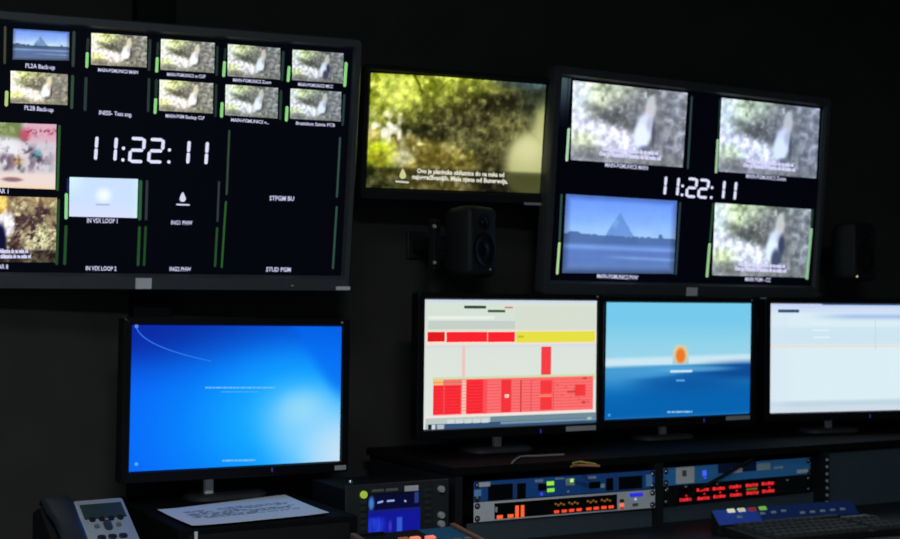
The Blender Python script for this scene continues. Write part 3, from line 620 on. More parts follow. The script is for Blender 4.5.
m3, G3, D3, _ = monitor((.6018, 3.3962, 1.1588, 28.25, 1.24, 0), BR_T, 'desk monitor showing a pale sky, deep blue sea and a small orange shape', (704, 420), 0, (726, 416.4, 749.6, 419.2))
picture('desktop_picture', G3, FULL(G3), sea, D3, 70, 60, local=True)
picture('desktop_emblem', G3, [(672.4, 345), (688.4, 345), (688.4, 364), (672.4, 364)], lambda u, v: over(over(full(u, C(150, 212, 234)) * (v < .9)[..., None] + full(u, C(150, 205, 232)) * (v >= .9)[..., None], C(240, 206, 150), ell(u, v, .5, .5, .44, .52, .35)), C(232, 122, 42), ell(u, v, .5, .56, .3, .4, .35)), D3, 16, 16, z=.0007)
strokes('desktop_lettering', G3, [(671, 371.4, 691, 371)], 2.4, D3, glow(196, 228, 250)); strokes('desktop_lettering', G3, [(676.6, 380.4, 683.6, 380.4)], 2, D3, glow(90, 160, 222))
dashes('desktop_lettering', G3, 667, 692, 412, 1.5, (140, 196, 236), D3, y1=411.6); strokes('desktop_dot', G3, [(609, 415, 609, 415.1)], 2.8, D3, glow(70, 158, 240))

m4, G4, D4, _ = monitor((1.0929, 3.6045, 1.1586, 19.1, .66, 0), BR_T, 'desk monitor with a nearly blank white page and one thin orange line', (870, 416), 0)
picture('desktop_picture', G4, FULL(G4), web_page, D4, 40, 60, local=True)
flats('application_window', G4, [(770.9, 304.3, 822, 305.6, (200, 210, 250)), (822, 304, 930, 305.8, (66, 108, 160)), (778, 309.4, 799, 312.6, (48, 80, 116)), row(G4, 771.6, 930, 346, 1.3, (244, 218, 190)), (875, 318, 875.6, 350, (196, 214, 226)), (785, 317.6, 785.5, 345, (208, 226, 238))] + [(811 + k, 322.4 + 7 * k, 830, 324.2 + 7 * k, (222, 242, 248)) for k in range(3)], D4)
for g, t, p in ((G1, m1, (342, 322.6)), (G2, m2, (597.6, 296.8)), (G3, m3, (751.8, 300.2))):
    a = g.P(*p, .006); bm = bmesh.new(); lathe(bm, [(.0026, .0055), (.0026, .0068), (.001, .0075)], a[0], a[1], 12); obj('corner_dot', bm, DULL, t, g.M)  # small pale raised dots at the upper right frame corners

# ------------------------------------------------------------------ black case under the blue monitor, papers on it
CASE = DF @ Matrix.Translation((-.60, 0, 0))
fl = (DF.inverted() @ on_level(192, 527.4, BOX_T)); 
cs = thing('equipment_case', DF @ Matrix.Translation((-.85, fl.y + .2, DESK_Z)), 'low black equipment case on the desk, carrying the blue monitor and loose papers', 'case')
CX0, CX1, CY0 = fl.x - .03, -.565, fl.y - .012
obj('body', B(CX0, CX1, CY0, .36, DESK_Z, BOX_T), MATTE, cs, DF, bevel=.004)
a = DF.inverted() @ on_level(190, 532, BOX_T - .01)
obj('edge_latch', B(fl.x + .0, fl.x + .006, CY0 - .004, CY0 + .0005, BOX_T - .05, BOX_T - .006), SILVER, cs, DF, label='thin pale metal latch')
obj('front_door', B(CX0 + .02, CX1 - .02, CY0 - .003, CY0, DESK_Z + .012, BOX_T - .012), BLACK, cs, DF)
def sheet_of_paper(corners, z, label, curl, lines):
    p = [on_level(x, y, z) for x, y in corners]         # left, far, right, front
    c = sum(p, Vector()) / 4; M = Matrix.Translation(c)
    t = thing('paper_sheet', M, label, 'paper', 'papers on the black case')
    def at(u, v): 
        q = p[0] * (1 - u) * (1 - v) + p[3] * u * (1 - v) + p[2] * u * v + p[1] * (1 - u) * v
        return q + Vector((0, 0, curl * ((2 * u - 1) ** 2 * .4 + (2 * v - 1) ** 4 * .6)))
    bm = bmesh.new(); n = 10; g = [[bm.verts.new(at(i / n, j / n)) for j in range(n + 1)] for i in range(n + 1)]
    for i in range(n):
        for j in range(n): bm.faces.new((g[i][j], g[i + 1][j], g[i + 1][j + 1], g[i][j + 1]))
    o = obj('page', bm, PAPER, t); s = o.modifiers.new('thick', 'SOLIDIFY'); s.thickness = .0004; s.offset = 1
    if lines:
        bm = bmesh.new(); r = random.Random(9)
        for k in range(10):
            u = .24 + .044 * k; x = .10 + r.uniform(0, .05)
            while x < (.86 if k % 4 else .55):
                w = r.uniform(.03, .10); q = [at(u, x), at(u + .022, x), at(u + .022, x + w), at(u, x + w)]
                if r.random() < .82: bm.faces.new([bm.verts.new(v + Vector((0, 0, .0008))) for v in q])
                x += w + .015
        obj('print', bm, mat('grey_print', (.46, .50, .56), .8), t)
    return t
sheet_of_paper([(157.5, 511), (285, 496), (329, 513.8), (192, 527)], BOX_T + .0035, 'printed white sheet lying on top of the black case below the blue monitor', .003, True)
sheet_of_paper([(164, 509.6), (279, 495.2), (322, 512.6), (197, 525.4)], BOX_T + .001, 'lower white sheet of the pair, mostly covered by the printed page', .0, False)

# ------------------------------------------------------------------ desk phone
PH = ground_frame(-.718, 2.5, .916, 33)
T = R(32)
ph = thing('desk_phone', ground_frame(-.70, 2.43, DESK_Z, 33), 'black office desk phone with pale keypad face and grey display, left end of desk', 'phone')
PM = PH @ Matrix.Rotation(PI / 2 - (PI / 2 - T), 4, 'X')       # x right, y up the slope, z out of the face
obj_body = bmesh.new()
prof = [(0.0, .0), (.0, -.2), (-.03, -.2 ), (-.135, -.03), (-.12, .0)]
bm = bmesh.new()
L = -.064; Rr = .098
sl = Vector((math.cos(T), math.sin(T)))
pts = [(.004, -.003), (-.196 * sl.x, -.196 * sl.y)]
side = [(0.0, -.004), (-.2 * math.cos(T), -.004 - .2 * math.sin(T)), (-.2 * math.cos(T) + .01, -.1355), (.05, -.1355), (.05, -.02)]
loft(bm, [[(x, y, z) for y, z in side] for x in (L, L + .004, Rr - .004, Rr)], True, True)
obj('body', bm, BLACK, ph, PH, bevel=.004)
fp = Face(PM, 1, 1)
bm = bmesh.new(); loft(bm, [rr(-.002, .094, -.196, -.001, .006, -.004), rr(-.002, .094, -.196, -.001, .006, .003), rr(.0, .092, -.194, -.003, .005, .0045)])
obj('face_plate', bm, mat('pale_grey_plastic', (.36, .40, .46), .5), ph, PM, smooth=True, label='pale grey face plate')
fz = .0046
def pbox(name, x0, y0, x1, y1, m, th=.002, bev=.0008, lab=None, z=fz):
    a = fp.P(x0, y0, z); b = fp.P(x1, y1, z)
    return obj(name, B(min(a[0], b[0]), max(a[0], b[0]), min(a[1], b[1]), max(a[1], b[1]), z - .002, z + th), m, ph, PM, bevel=bev, label=lab)
a, b = fp.P(79, 505, fz), fp.P(121, 517, fz)
obj('display_window', B(a[0], .088, b[1], a[1], fz - .002, fz + .0006), mat('green_grey_lcd', (.020, .042, .038), .25), ph, PM, bevel=.0015, label='dark green grey display')
for x in (.016, .034, .052, .070):
    bm = bmesh.new(); lathe(bm, [(.006, fz - .001), (.006, fz + .003), (.004, fz + .004)], x + .004, b[1] - .002, 14); obj('soft_key', bm, BLACK, ph, PM, smooth=True)
cx = fp.P(107.6, 525, fz)
bm = bmesh.new(); loft(bm, [rr(cx[0] - .0075, cx[0] + .0075, cx[1] - .015, cx[1] + .012, .007, fz - .001), rr(cx[0] - .0075, cx[0] + .0075, cx[1] - .015, cx[1] + .012, .007, fz + .003), rr(cx[0] - .005, cx[0] + .005, cx[1] - .012, cx[1] + .009, .005, fz + .004)])
obj('rocker_key', bm, mat('blue_grey_key', (.03, .045, .06), .4), ph, PM, smooth=True)
for dx in (-.021, .021):
    bm = bmesh.new(); loft(bm, [rr(cx[0] + dx - .005, cx[0] + dx + .005, cx[1] - .007, cx[1] + .003, .003, fz - .001), rr(cx[0] + dx - .005, cx[0] + dx + .005, cx[1] - .007, cx[1] + .003, .003, fz + .002)]); obj('side_key', bm, mat('mid_grey_key', (.12, .14, .16), .5), ph, PM)
for r_ in range(4):
    for c_ in range(3):
        kx = cx[0] + (c_ - 1) * .0205; ky = cx[1] - .034 - r_ * .019
        bm = bmesh.new(); loft(bm, [rr(kx - .008, kx + .008, ky - .006, ky + .006, .005, fz - .001), rr(kx - .008, kx + .008, ky - .006, ky + .006, .005, fz + .0025), rr(kx - .0065, kx + .0065, ky - .0045, ky + .0045, .004, fz + .0035)])
        obj('number_key', bm, mat('dark_key', (.012, .014, .017), .4), ph, PM, smooth=True)
# handset: ear cup, grip, mouth cup along the left of the face
bm = bmesh.new(); hx = -.034
prof = [(.012, -.028, .000, .012), (.006, -.030, .012, .030), (-.01, -.031, .014, .036), (-.04, -.030, .018, .038), (-.07, -.026, .026, .044), (-.11, -.025, .030, .047), (-.15, -.027, .022, .043), (-.175, -.031, .010, .036), (-.195, -.031, .006, .030), (-.205, -.024, .006, .020)]
loops = []
for y, hw, zb, zt in prof:
    l = []
    for k in range(16):
        an = 2 * PI * k / 16; cx_, sz = math.cos(an), math.sin(an)
        l.append((hx + (-hw * .95) * math.copysign(abs(cx_) ** .7, cx_), y, (zb + zt) / 2 + (zt - zb) / 2 * math.copysign(abs(sz) ** .8, sz)))
    loops.append([(x_, y_, z_ - .016) for x_, y_, z_ in l])
loft(bm, loops); hs = obj('handset', bm, mat('handset_black', (.020, .026, .034), .38), ph, PM, smooth=True)

# ------------------------------------------------------------------ waveform unit in the bridge
SCX = -.434
p0 = DF @ Vector((SCX, -.01, .862)); SM = face_frame(p0.x, p0.y, .862, 29, 0, 0); sf = Face(SM, .24, .133)
sc = thing('audio_scope', ground_frame(p0.x, p0.y, DESK_Z, 29), 'small black scope with a blue lit display, in the bridge beside the paper', 'scope')
obj('chassis', B(-.118, .118, -.082, .056, -.18, -.004), MATTE, sc, SM)
sp = obj('front_panel', B(-.121, .121, -.08, .065, -.004, .0), mat('scope_panel', (.02, .022, .024), .5), sc, SM, bevel=.0015)
def scope_pic(u, v):
    img = full(u, C(4, 6, 44)); img = over(img, C(14, 20, 150), sm(.40, .46, v)); n = vnoise(u, v, 40, 6, 3)
    img = over(img, C(40, 70, 220), sm(.5, .58, v) * ell(u, v, .12, .76, .18, .3, .6) * (.4 + .6 * n)); img = over(img, C(60, 110, 220), (np.abs(u - .6) < .045) * sm(.55, .6, v) * .75); img = over(img, C(70, 60, 190), ell(u, v, .42, .78, .03, .14, .5) * .8)
    img = over(img, C(66, 120, 200), ell(u, v, .06, .2, .05, .16, .5)); img = over(img, C(50, 80, 150), (np.abs(u - .93) < .04) * (v < .26) * .7); img = over(img, C(18, 26, 120), np.abs(v - .40) < .03)
    return img
so = obj('display_window', B(*[f for f in (sf.P(367.6, 500)[0], sf.P(420, 500)[0])], sf.P(395, 539)[1] - .01, sf.P(395, 492.6)[1], -.001, .0006), OFF, sc, SM)
a, b = sf.P(368, 500), sf.P(420, 500); yt, yb = sf.P(395, 493.4)[1], sf.P(395, 535)[1]
picture('display_picture', sf, [(a[0], yt), (b[0], yt), (b[0], yb), (a[0], yb)], scope_pic, so, 50, 40, z=.001, local=True)
for q in ((378, 502.6, 382, 501.4), (387.4, 501, 393.4, 500.4), (404.8, 500.8, 405.2, 501)): strokes('trace_mark', sf, [q], 2, so, glow(150, 160, 226), z=.0014)
bm = bmesh.new(); c_ = sf.P(363.4, 494.6); lathe(bm, [(.0078, 0), (.0078, .004), (.005, .006)], c_[0], c_[1], 16); obj('lit_button', bm, glow(150, 180, 50), sc, SM, smooth=True, label='yellow green lit button')
for k in range(5):
    c_ = sf.P(363, 502.6 + 6.6 * k); obj('side_button', B(c_[0] - .007, c_[0] + .007, c_[1] - .004, c_[1] + .004, 0, .003), mat('dim_button', (.03, .035, .03), .5), sc, SM, bevel=.001)
for k in range(6):
    c_ = sf.P(428, 489.6 + 6.4 * k); obj('side_button', B(c_[0] - .008, c_[0] + .008, c_[1] - .0035, c_[1] + .0035, 0, .003), mat('dim_button', (.03, .035, .03), .5), sc, SM, bevel=.001)
for q in ((440.4, 489), (440.4, 515), (440.4, 523.6)):
    c_ = sf.P(*q); bm = bmesh.new(); lathe(bm, [(.0075, 0), (.0075, .008), (.006, .010)], c_[0], c_[1], 16); obj('knob', bm, DULL, sc, SM, smooth=True)
plate('name_label', sf, 404.6, 486, 418.4, 490.6, sc, mat('pale_label', (.75, .75, .72), .6), z=.0005, th=.0006)
plate('name_label', sf, 372, 489.6, 384, 491.4, sc, mat('dim_label', (.17, .17, .17), .6), z=.0005, th=.0006); plate('name_label', sf, 386, 488.6, 398, 490.6, sc, mat('dim_label', (.17, .17, .17), .6), z=.0005, th=.0006)
for q in ((350.6, 482), (350.6, 531)):
    c_ = sf.P(*q); bm = bmesh.new(); lathe(bm, [(.004, 0), (.004, .003), (.002, .004)], c_[0], c_[1], 12); obj('screw', bm, CHROME, sc, SM)

# ------------------------------------------------------------------ rack units
def rack_unit(name, cx, cy, cz, yaw, h, label, panel, cat='rack unit', dep=.28, tilt=0):
    M = face_frame(cx, cy, cz, yaw, tilt); f = Face(M, .483, h)
    t = thing(name, ground_frame(cx, cy, cz - h / 2, yaw), label, cat, 'rack units in the bridge')
    obj('chassis', B(-.22, .22, -h / 2 + .0015, h / 2 - .0015, -dep, -.003), SATIN, t, M)
    obj('front_panel', B(-.2415, .2415, -h / 2 + .0008, h / 2 - .0008, -.003, 0), panel, t, M, bevel=.0008)
    for sx in (-.2335, .2335):
        for sy in ((-h / 2 + .0085), (h / 2 - .0085)):
            bm = bmesh.new(); lathe(bm, [(.0068, -.001), (.0068, .0008)], sx, sy, 14); w = obj('screw_cup', bm, WIN, t, M)
            bm = bmesh.new(); lathe(bm, [(.0040, -.001), (.0040, .0018), (.002, .0030)], sx, sy, 10); obj('rack_screw', bm, CHROME, w, M)
    return t, f
def patch(name, f, x0, y0, x1, y1, parent, m, th=.001, z=0., bev=0, lab=None):
    a, b = f.P(x0, y0), f.P(x1, y1)
    return obj(name, B(min(a[0], b[0]), max(a[0], b[0]), min(a[1], b[1]), max(a[1], b[1]), z - .0005, z + th), m, parent, f.M, bevel=bev, label=lab)
BLUE = mat('blue_panel', (.022, .13, .48), .45); BLUE2 = mat('pale_blue_panel', (.06, .33, .80), .45); GREY = mat('pale_grey_panel', (.74, .77, .80), .45)
LABEL = mat('off_white_label', (.82, .83, .84), .6); WIN = mat('smoked_window', (.004, .004, .005), .2)
ra, fa = rack_unit('rack_unit', .2699, 2.9474, .8923, 27.5, .0443, 'dark blue rack unit with two green lights, above the silver one', BLUE)
pt = lambda x, y: (x, y)
patch('window', fa, 488, 485, 512.6, 498.6, ra, WIN); patch('window', fa, 517, 483.6, 525.6, 498, ra, WIN); patch('window', fa, 606, 478.4, 613, 490, ra, WIN); patch('window', fa, 618.6, 477, 642, 488, ra, WIN)
for x, y in ((514.6, 491), (616, 482)):
    patch('ring_trim', fa, x - .6, y - 7, x + .6, y + 6, ra, mat('blue_trim', (.05, .10, .3), .4))
patch('label_strip', fa, 478.6, 482.6, 490, 486.2, ra, LABEL, .0012); patch('label_strip', fa, 474, 490, 481, 496, ra, mat('sky_label', (0.22, 0.5, 0.9), .5))
patch('status_light', fa, 546.8, 481.6, 553.6, 485, ra, glow(150, 236, 60), .002); patch('status_light', fa, 547.2, 488.6, 554, 491.6, ra, glow(140, 226, 60), .002); patch('status_light', fa, 540.4, 492.6, 542.4, 495.4, ra, glow(60, 70, 240), .002)
patch('label_strip', fa, 535, 479.6, 543, 482, ra, mat('sky_label2', (0.36, 0.5, 0.72), .5)); patch('dark_switch', fa, 538, 484, 546, 490, ra, WIN, .002)
patch('label_strip', fa, 565.6, 478.6, 574.6, 485, ra, mat('sky_label3', (0.45, 0.65, 0.72), .5)); patch('status_light', fa, 570, 479, 573, 482, ra, glow(190, 250, 120), .002)
patch('label_strip', fa, 587.6, 476.4, 596, 478.6, ra, mat('sky_label2', (0.36, 0.5, 0.72), .5)); patch('dark_switch', fa, 589, 482, 600, 487.6, ra, WIN, .002); patch('label_strip', fa, 599.6, 484, 604.6, 487.6, ra, mat('sky_label3', (0.45, 0.65, 0.72), .5))
patch('label_strip', fa, 646, 474.6, 652, 486, ra, mat('sky_label', (0.22, 0.5, 0.9), .5)); patch('fine_print', fa, 555, 478, 564, 479.2, ra, mat('sky_label2', (0.36, 0.5, 0.72), .5)); patch('fine_print', fa, 567, 491, 569, 492, ra, LABEL)

rb, fb = rack_unit('rack_unit', .2699, 2.9474, .8475, 27.5, .0443, 'silver rack unit with a black display and orange lights', GREY)
patch('display_window', fb, 494.4, 503.6, 616.6, 510, rb, WIN, .0008)
a = fb.P(494.4, 503.4); b = fb.P(616.8, 508)
bm = B(a[0], b[0], -.0175, a[1], -.0005, .0010); obj('display_window', bm, WIN, rb, fb.M)
bpy.data.objects.remove([o for o in rb.children if o.name.startswith('display_window')][0])
OR, RD = glow(255, 100, 50), glow(255, 74, 40)
patch('meter_bar', fb, 515, 505.6, 518.4, 517.6, rb, OR, .002); patch('meter_bar', fb, 520.6, 505.2, 523.8, 516.8, rb, OR, .002)
patch('status_light', fb, 496.6, 515.4, 502.4, 518.4, rb, OR, .002); patch('status_light', fb, 507.4, 514.4, 513, 517.4, rb, OR, .002); patch('status_light', fb, 495, 507, 497, 512, rb, glow(96, 96, 90), .002)
for i, x in enumerate((553.8, 561.4, 568.8, 576.2, 586, 593.4, 601, 608.2)):
    y = 510.4 - .088 * (x - 553.8); patch('status_light', fb, x, y, x + 5, y + 2.4, rb, RD, .002)
for i, (x, w) in enumerate(((554.4, 11), (568.2, 11), (586.6, 11), (600.6, 11))):
    for k in range(4):
        xx = x + k * w / 4; y = 504 - .085 * (xx - 553.8) + (k % 2) * 1.3 - 1; patch('display_text', fb, xx, y, xx + 1.8, y + 1.8, rb, glow(126, 84, 30), .0016)
patch('status_light', fb, 619.6, 499.4, 623.6, 502, rb, mat('dark_red', (.06, .02, .02), .4), .002); patch('status_light', fb, 619.6, 503.6, 623.4, 506.4, rb, glow(250, 120, 90), .002); patch('status_light', fb, 620, 507, 623, 509.2, rb, glow(160, 60, 50), .002)
c_ = fb.P(636, 494.4); bm = bmesh.new(); loft(bm, [rr(c_[0] - .019, c_[0] + .019, c_[1] - .0045, c_[1] + .0035, .0038, z) for z in (-.0005, .002)]); obj('logo_light', bm, glow(36, 44, 220), rb, fb.M, label='blue lit oval')
bm = bmesh.new(); c_ = fb.P(635.4, 499.2); lathe(bm, [(.0022, -.0005), (.0022, .002)], c_[0], c_[1], 12); obj('status_light', bm, glow(200, 210, 250), rb, fb.M); patch('printed_mark', fb, 632.6, 503.4, 638, 506, rb, mat('mark_grey', (.12, .15, .13), .6), .0006)

rc, fc = rack_unit('rack_unit', .7194, 3.2251, .8913, 30.3, .0443, 'light blue rack unit above the red displays, at the right', BLUE2)
patch('white_tag', fc, 676, 467.6, 694, 482.6, rc, LABEL, .0012); patch('printed_mark', fc, 682, 470.4, 686, 476, rc, mat('mark_grey', (.12, .15, .13), .6), .0018)
patch('status_light', fc, 702.6, 470.6, 706, 475.6, rc, glow(70, 96, 255), .002); patch('status_light', fc, 704, 477, 706, 478.4, rc, glow(60, 90, 230), .002)
patch('darker_panel', fc, 718, 464, 756, 470.6, rc, mat('navy_panel', (.010, .03, .10), .4), .0006); patch('label_strip', fc, 731, 468.6, 742, 472.4, rc, LABEL, .0016); patch('label_strip', fc, 757, 463.6, 770, 469.6, rc, mat('sky_label3', (0.45, 0.65, 0.72), .5), .0014)
patch('label_strip', fc, 774, 466.8, 783, 468.4, rc, mat('sky_label3', (0.45, 0.65, 0.72), .5), .0014); patch('label_strip', fc, 797, 469.8, 808, 472.4, rc, LABEL, .0014)
rd, fd = rack_unit('rack_unit', .7194, 3.2251, .8465, 30.3, .0443, 'black rack unit with a row of glowing red number displays', mat('black_panel', (.007, .007, .008), .4))
DR = glow(236, 40, 44); DR2 = glow(200, 34, 38)
for i, (x, yu, yl) in enumerate(((684.6, None, 499.6), (702.6, 489.6, 498.2), (718.4, 488.4, 496.4), (735, 486.6, 494.8), (751.6, 485, 492.8), (767.4, 483.4, 491))):
    dw = patch('number_display', fd, x - 7, (yu or 491) - 3.4, x + 7, yl + 2.6, rd, WIN, .0008)
    for y, dx in ((yu, 0), (yl, .6)):
        if y is None: continue
        for k in range(4):
            xx = x + dx - 6 + 3.1 * k; patch('lit_digit', fd, xx, y - 1.7 + (k % 2) * .5 - .09 * (xx - x), xx + 2.5, y + 1.3 - .09 * (xx - x), dw, DR if (k + i) % 3 else DR2, .002)
    m = (yu or 492) * .5 + yl * .5; patch('lit_point', fd, x + .6, m - .9, x + 2.2, m + .6, dw, DR2, .002)
patch('green_line', fd, 746, 488.4, 757, 489.4, rd, glow(70, 96, 30), .002)
for x, y in ((667, 488.6), (685.4, 486.6), (717, 484), (787, 480)): patch('status_light', fd, x - .8, y - .7, x + .8, y + .7, rd, DULL, .002)

# ------------------------------------------------------------------ mixing panel in front of the scope
CZ = .862
cb0, cb1 = on_level(350, 533, CZ), on_level(454.5, 522.4, CZ)
yawc = math.degrees(math.atan2(cb1.y - cb0.y, cb1.x - cb0.x)); wid = (cb1 - cb0).length
XM = ground_frame(cb0.x, cb0.y, DESK_Z, yawc)
mx = thing('mixing_panel', XM, 'sloping control panel with wooden cheeks and orange lit buttons, in front of the scope', 'control panel')
H0 = CZ - DESK_Z; DP = .30
def wedge(bm, x0, x1, y0, y1, zb, z_back, z_front):
    v = [bm.verts.new(p) for p in ((x0, y1, zb), (x1, y1, zb), (x1, y0, zb), (x0, y0, zb), (x0, y1, z_back), (x1, y1, z_back), (x1, y0, z_front), (x0, y0, z_front))]
    for f in ((3, 2, 1, 0), (4, 5, 6, 7), (0, 1, 5, 4), (2, 3, 7, 6), (1, 2, 6, 5), (3, 0, 4, 7)): bm.faces.new([v[i] for i in f])
WOOD = mat('brown_wood', (.15, .085, .045), .5, grain=.35, gscale=25)
bm = bmesh.new(); wedge(bm, .012, wid - .012, -DP, -.002, 0, H0 - .006, .035); obj('body', bm, mat('slate_panel', (.008, .012, .016), .75, spec=.08), mx, XM)
for x in (0, wid - .012):
    bm = bmesh.new(); wedge(bm, x, x + .012, -DP, 0, 0, H0, .040); obj('wooden_cheek', bm, WOOD, mx, XM, bevel=.002, label='brown wooden side cheek')
bm = bmesh.new(); box(bm, .012, .07, -.012, 0, H0 - .016, H0 - .003); obj('back_rail', bm, MATTE, mx, XM)
slope = (H0 - .041) / DP
TM = XM @ Matrix.Translation((0, -.002, H0 - .006)) @ Matrix.Rotation(math.atan(slope), 4, 'X'); tf = Face(TM, 1, 1)
obj('blue_section', B(wid * .62, wid - .016, -.2, -.006, -.001, .0012), mat('teal_panel', (.02, .13, .24), .8, spec=.06), mx, TM)
for q, c in (((403.6, 538.2), (150, 70, 28)), ((415.4, 537.4), (255, 130, 84)), ((430.4, 536.6), (255, 120, 110))):
    a = tf.P(*q, .004); obj('lit_button', B(a[0] - .010, a[0] + .010, a[1] - .006, a[1] + .006, -.001, .005), glow(*c), mx, TM, bevel=.0015)
yb_ = tf.P(415.4, 537.4, .004)[1]
for r_ in range(1, 5):
    for k in range(9):
        x = .03 + k * (wid - .06) / 8; y = yb_ - .036 * r_
        obj('push_button', B(x - .0085, x + .0085, y - .008, y + .008, -.001, .005), mat('dark_button', (.05, .09, .13), .4), mx, TM, bevel=.0015)

# ------------------------------------------------------------------ keyboard with blue function strip
KZ = DESK_Z + .022
k0, k1 = on_level(719, 526, KZ), on_level(866, 513.6, KZ)
yk = math.degrees(math.atan2(k1.y - k0.y, k1.x - k0.x)); kw = (k1 - k0).length
KM = ground_frame(k0.x, k0.y, DESK_Z, yk)
kb = thing('control_keyboard', KM, 'dark control keyboard with a blue strip of lit buttons, lying before the red displays', 'keyboard')
bm = bmesh.new(); wedge(bm, .012, kw, -.15, 0, 0, .020, .012); obj('case', bm, BLACK, kb, KM, bevel=.002)
bm = bmesh.new(); wedge(bm, 0, kw - .02, 0, .030, 0, .052, .022); obj('strip_housing', bm, BLACK, kb, KM, bevel=.002)
KS = KM @ Matrix.Translation((0, 0, .022)) @ Matrix.Rotation(math.atan(.030 / .030), 4, 'X'); kf = Face(KS, 1, 1)
KT = KM @ Matrix.Translation((0, -.15, .012)) @ Matrix.Rotation(math.atan(.008 / .15), 4, 'X')
obj('function_strip', B(.002, .125, .001, .0415, -.001, .0014), mat('royal_blue_strip', (.05, .14, .75), .4), kb, KS, label='royal blue end of the strip')
obj('function_strip', B(.125, kw - .022, .001, .0415, -.001, .0014), mat('navy_strip', (.018, .055, .24), .4), kb, KS)
obj('strip_edge', B(.13, kw - .09, -.0005, .004, -.001, .0024), mat('pale_edge', (.12, .14, .17), .5), kb, KS)
obj('pale_label', B(kw - .085, kw - .006, .112, .146, -.001, .0022), mat('pale_label2', (.20, .23, .26), .6), kb, KT)
def kbut(px, py, m, w=.010, d=.006, nm='function_button'):
    a = kf.P(px, py, .004); x = a[0]; y = min(max(a[1], .007), .037)
    obj(nm, B(x - w, x + w, y - d * .8, y + d * .8, .0, .004), m, kb, KS, bevel=.0012)
kbut(731.4, 510.2, glow(206, 206, 176), nm='lit_button'); kbut(741.8, 509.4, glow(186, 188, 160), nm='lit_button'); kbut(752.6, 508.8, glow(120, 36, 36), nm='lit_button'); kbut(763, 507.6, glow(110, 170, 60), nm='lit_button')
PB = mat('pale_button', (.40, .48, .55), .5)
for q in ((740, 516.6), (763, 513), (774, 511.8), (784, 510.4), (803, 512.2), (813, 511.4), (823, 510.4), (833, 509.4), (843, 508.6)): kbut(*q, PB, .007, .004)
bm = bmesh.new(); rk = random.Random(2)
for r_ in range(5):
    n = 19; 
    for k in range(n):
        x = .05 + .0205 * k - .004 * r_
        if x + .018 > kw - .01 or (k in (13,)) or (r_ == 4 and k > 11): continue
        y = .008 + .0275 * r_
        loft(bm, [rr(x, x + .0175, y, y + .024, .002, .0, 2), rr(x + .002, x + .0155, y + .003, y + .022, .002, .008, 2)])
tag(obj('keys', bm, mat('key_grey', (.042, .044, .042), .6, spec=.2), kb, KT))

# ------------------------------------------------------------------ loudspeakers
def speaker(px, py, Y, yaw, w, h, d, label, led, lamp):
    c = EYE + ray(px, py) * Y
    M = face_frame(c.x, c.y, c.z, yaw); f = Face(M @ Matrix.Translation((0, 0, d / 2)), w, h)
    t = thing('loudspeaker', ground_frame(c.x, c.y, c.z - h / 2, yaw), label, 'speaker')
    bm = bmesh.new(); a, b, r = w / 2, h / 2, .016
    loft(bm, [rr(-a + .02, a - .02, -b + .015, b - .015, r, -d / 2), rr(-a + .004, a - .004, -b + .004, b - .004, r, -d / 2 + .02), rr(-a, a, -b, b, r, d * .1), rr(-a, a, -b, b, r, d / 2 - .012), rr(-a + .004, a - .004, -b + .004, b - .004, r - .003, d / 2 - .003), rr(-a + .010, a - .010, -b + .010, b - .010, r - .006, d / 2)])
    obj('cabinet', bm, mat('speaker_charcoal', (.014, .016, .018), .55, spec=.25), t, M, smooth=True)
    bm = bmesh.new(); lathe(bm, [(.020, d / 2 - .001), (.020, d / 2 + .001), (.012, d / 2 - .0005 + .001), (.008, d / 2 + .005), (.002, d / 2 + .007)], 0, h * .27, 24); obj('tweeter', bm, GLOSS, t, M, smooth=True)
    bm = bmesh.new(); lathe(bm, [(w * .40, d / 2 - .001), (w * .40, d / 2 + .003), (w * .35, d / 2 + .004), (w * .31, d / 2 + .0015), (w * .14, d / 2 + .0008), (w * .11, d / 2 + .003), (w * .03, d / 2 + .006)], 0, -h * .12, 28); obj('woofer', bm, GLOSS, t, M, smooth=True)
    q = f.P(*led); bm = bmesh.new(); lathe(bm, [(.0024, d / 2 - .001), (.0024, d / 2 + .0015), (.001, d / 2 + .003)], q[0], q[1], 12); obj('power_light', bm, lamp, t, M)
    # bracket: knuckle behind the cabinet, arm and plate on the wall
    k = WALL.inverted() @ (M @ Vector((0, 0, -d / 2)))
    bm = bmesh.new(); box(bm, k.x - .028, k.x + .028, -.010, -.0005, k.z - .035, k.z + .035); box(bm, k.x - .016, k.x + .016, k.y - .004, -.01, k.z - .016, k.z + .016)
    obj('wall_bracket', bm, SATIN, t, WALL, bevel=.002)
    return t, M
sp1, SPM = speaker(469, 242, 3.16, 52, .108, .170, .092, 'small dark loudspeaker on the wall below the small middle television', (490, 269.4), glow(70, 74, 84))
k = WALL.inverted() @ (SPM @ Vector((-.05, 0, -.046)))
ax = EYE + ray(434.5, 245) * 3.13
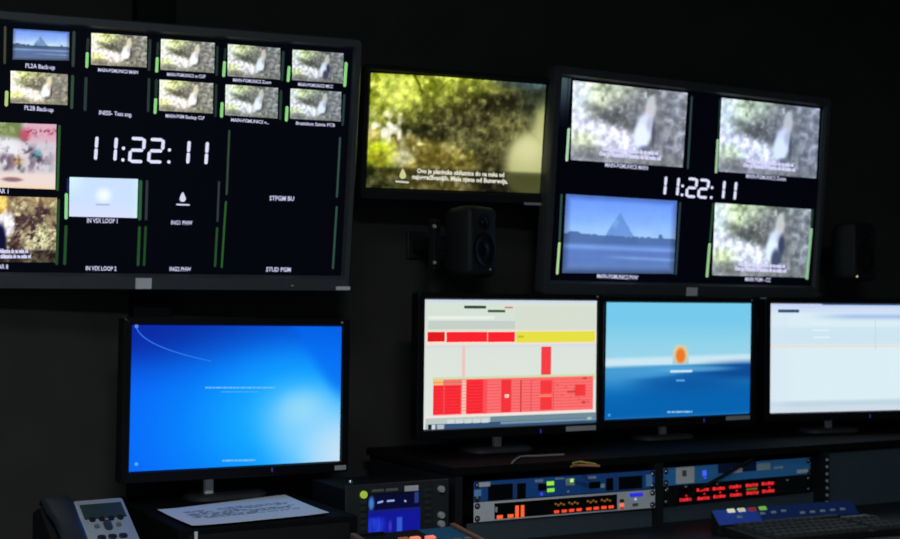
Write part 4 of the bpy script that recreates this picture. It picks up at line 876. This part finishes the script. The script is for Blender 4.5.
bm = B(-.012, .012, -.062, .062, -.01, .01); AM = face_frame(ax.x, ax.y, ax.z, 52); obj('bracket_yoke', bm, BLACK, sp1, AM, bevel=.003)
bx = AM.inverted() @ (SPM @ Vector((-.05, 0, -.03))); obj('yoke_arm', B(min(0, bx.x), max(0, bx.x) , -.012, .012, min(bx.z, 0) - .002, max(bx.z, 0) + .002), BLACK, sp1, AM)
for py in (227, 263):
    q = Face(AM, 1, 1).P(434, py, .01); bm = bmesh.new(); lathe(bm, [(.006, .009), (.006, .014), (.003, .018)], q[0], q[1], 14); obj('yoke_screw', bm, CHROME, sp1, AM, smooth=True, label='bright round screw')
speaker(852, 252, 3.82, 38, .108, .170, .092, 'dark loudspeaker with a pale yellow light, right of the upper right television', (857, 276.4), glow(236, 226, 160))

# ------------------------------------------------------------------ loose cables on the bridge
def cable(name, ctrl, r, m, label, cat='cable'):
    pts = smooth_path(ctrl, 10); c = pts[0]; t_ = bmesh.new(); tube(t_, pts, r, 8)
    o = obj(name, t_, m, None, smooth=True); return tag(o, label, cat)
zt = BR_T + .003
cable('cable', [on_level(512, 463, zt), on_level(517, 458.6, zt), on_level(523, 456.4, zt), on_level(540, 455.8, zt), on_level(564, 454.6, zt)], .0022, mat('grey_cable', (.22, .22, .23), .5), 'thin pale grey cable lying on the bridge below the spreadsheet monitor')
cable('cable', [on_level(571, 466.6, zt), on_level(578, 465.4, zt), on_level(588, 465.6, zt), on_level(600, 466, zt)], .0028, mat('orange_cable', (.42, .15, .05), .5), 'short orange cable end on the bridge, below the yellow one')
cable('cable', [on_level(573, 463.4, zt), on_level(580, 462, zt), on_level(587, 463, zt), on_level(596, 464.4, zt)], .0026, mat('yellow_cable', (.42, .36, .05), .5), 'short yellow cable end on the bridge, above the orange one')
p_ = [Vector(fc.M @ Vector((*fc.P(x, y, z), z))) for x, y, z in ((700, 489, .018), (712, 482, .016), (728, 473, .014), (742, 464.6, .012), (752, 459.4, .014))]
cable('cable', p_, .0042, mat('black_cable', (.004, .004, .004), .6), 'black cable slanting across the light blue rack unit')
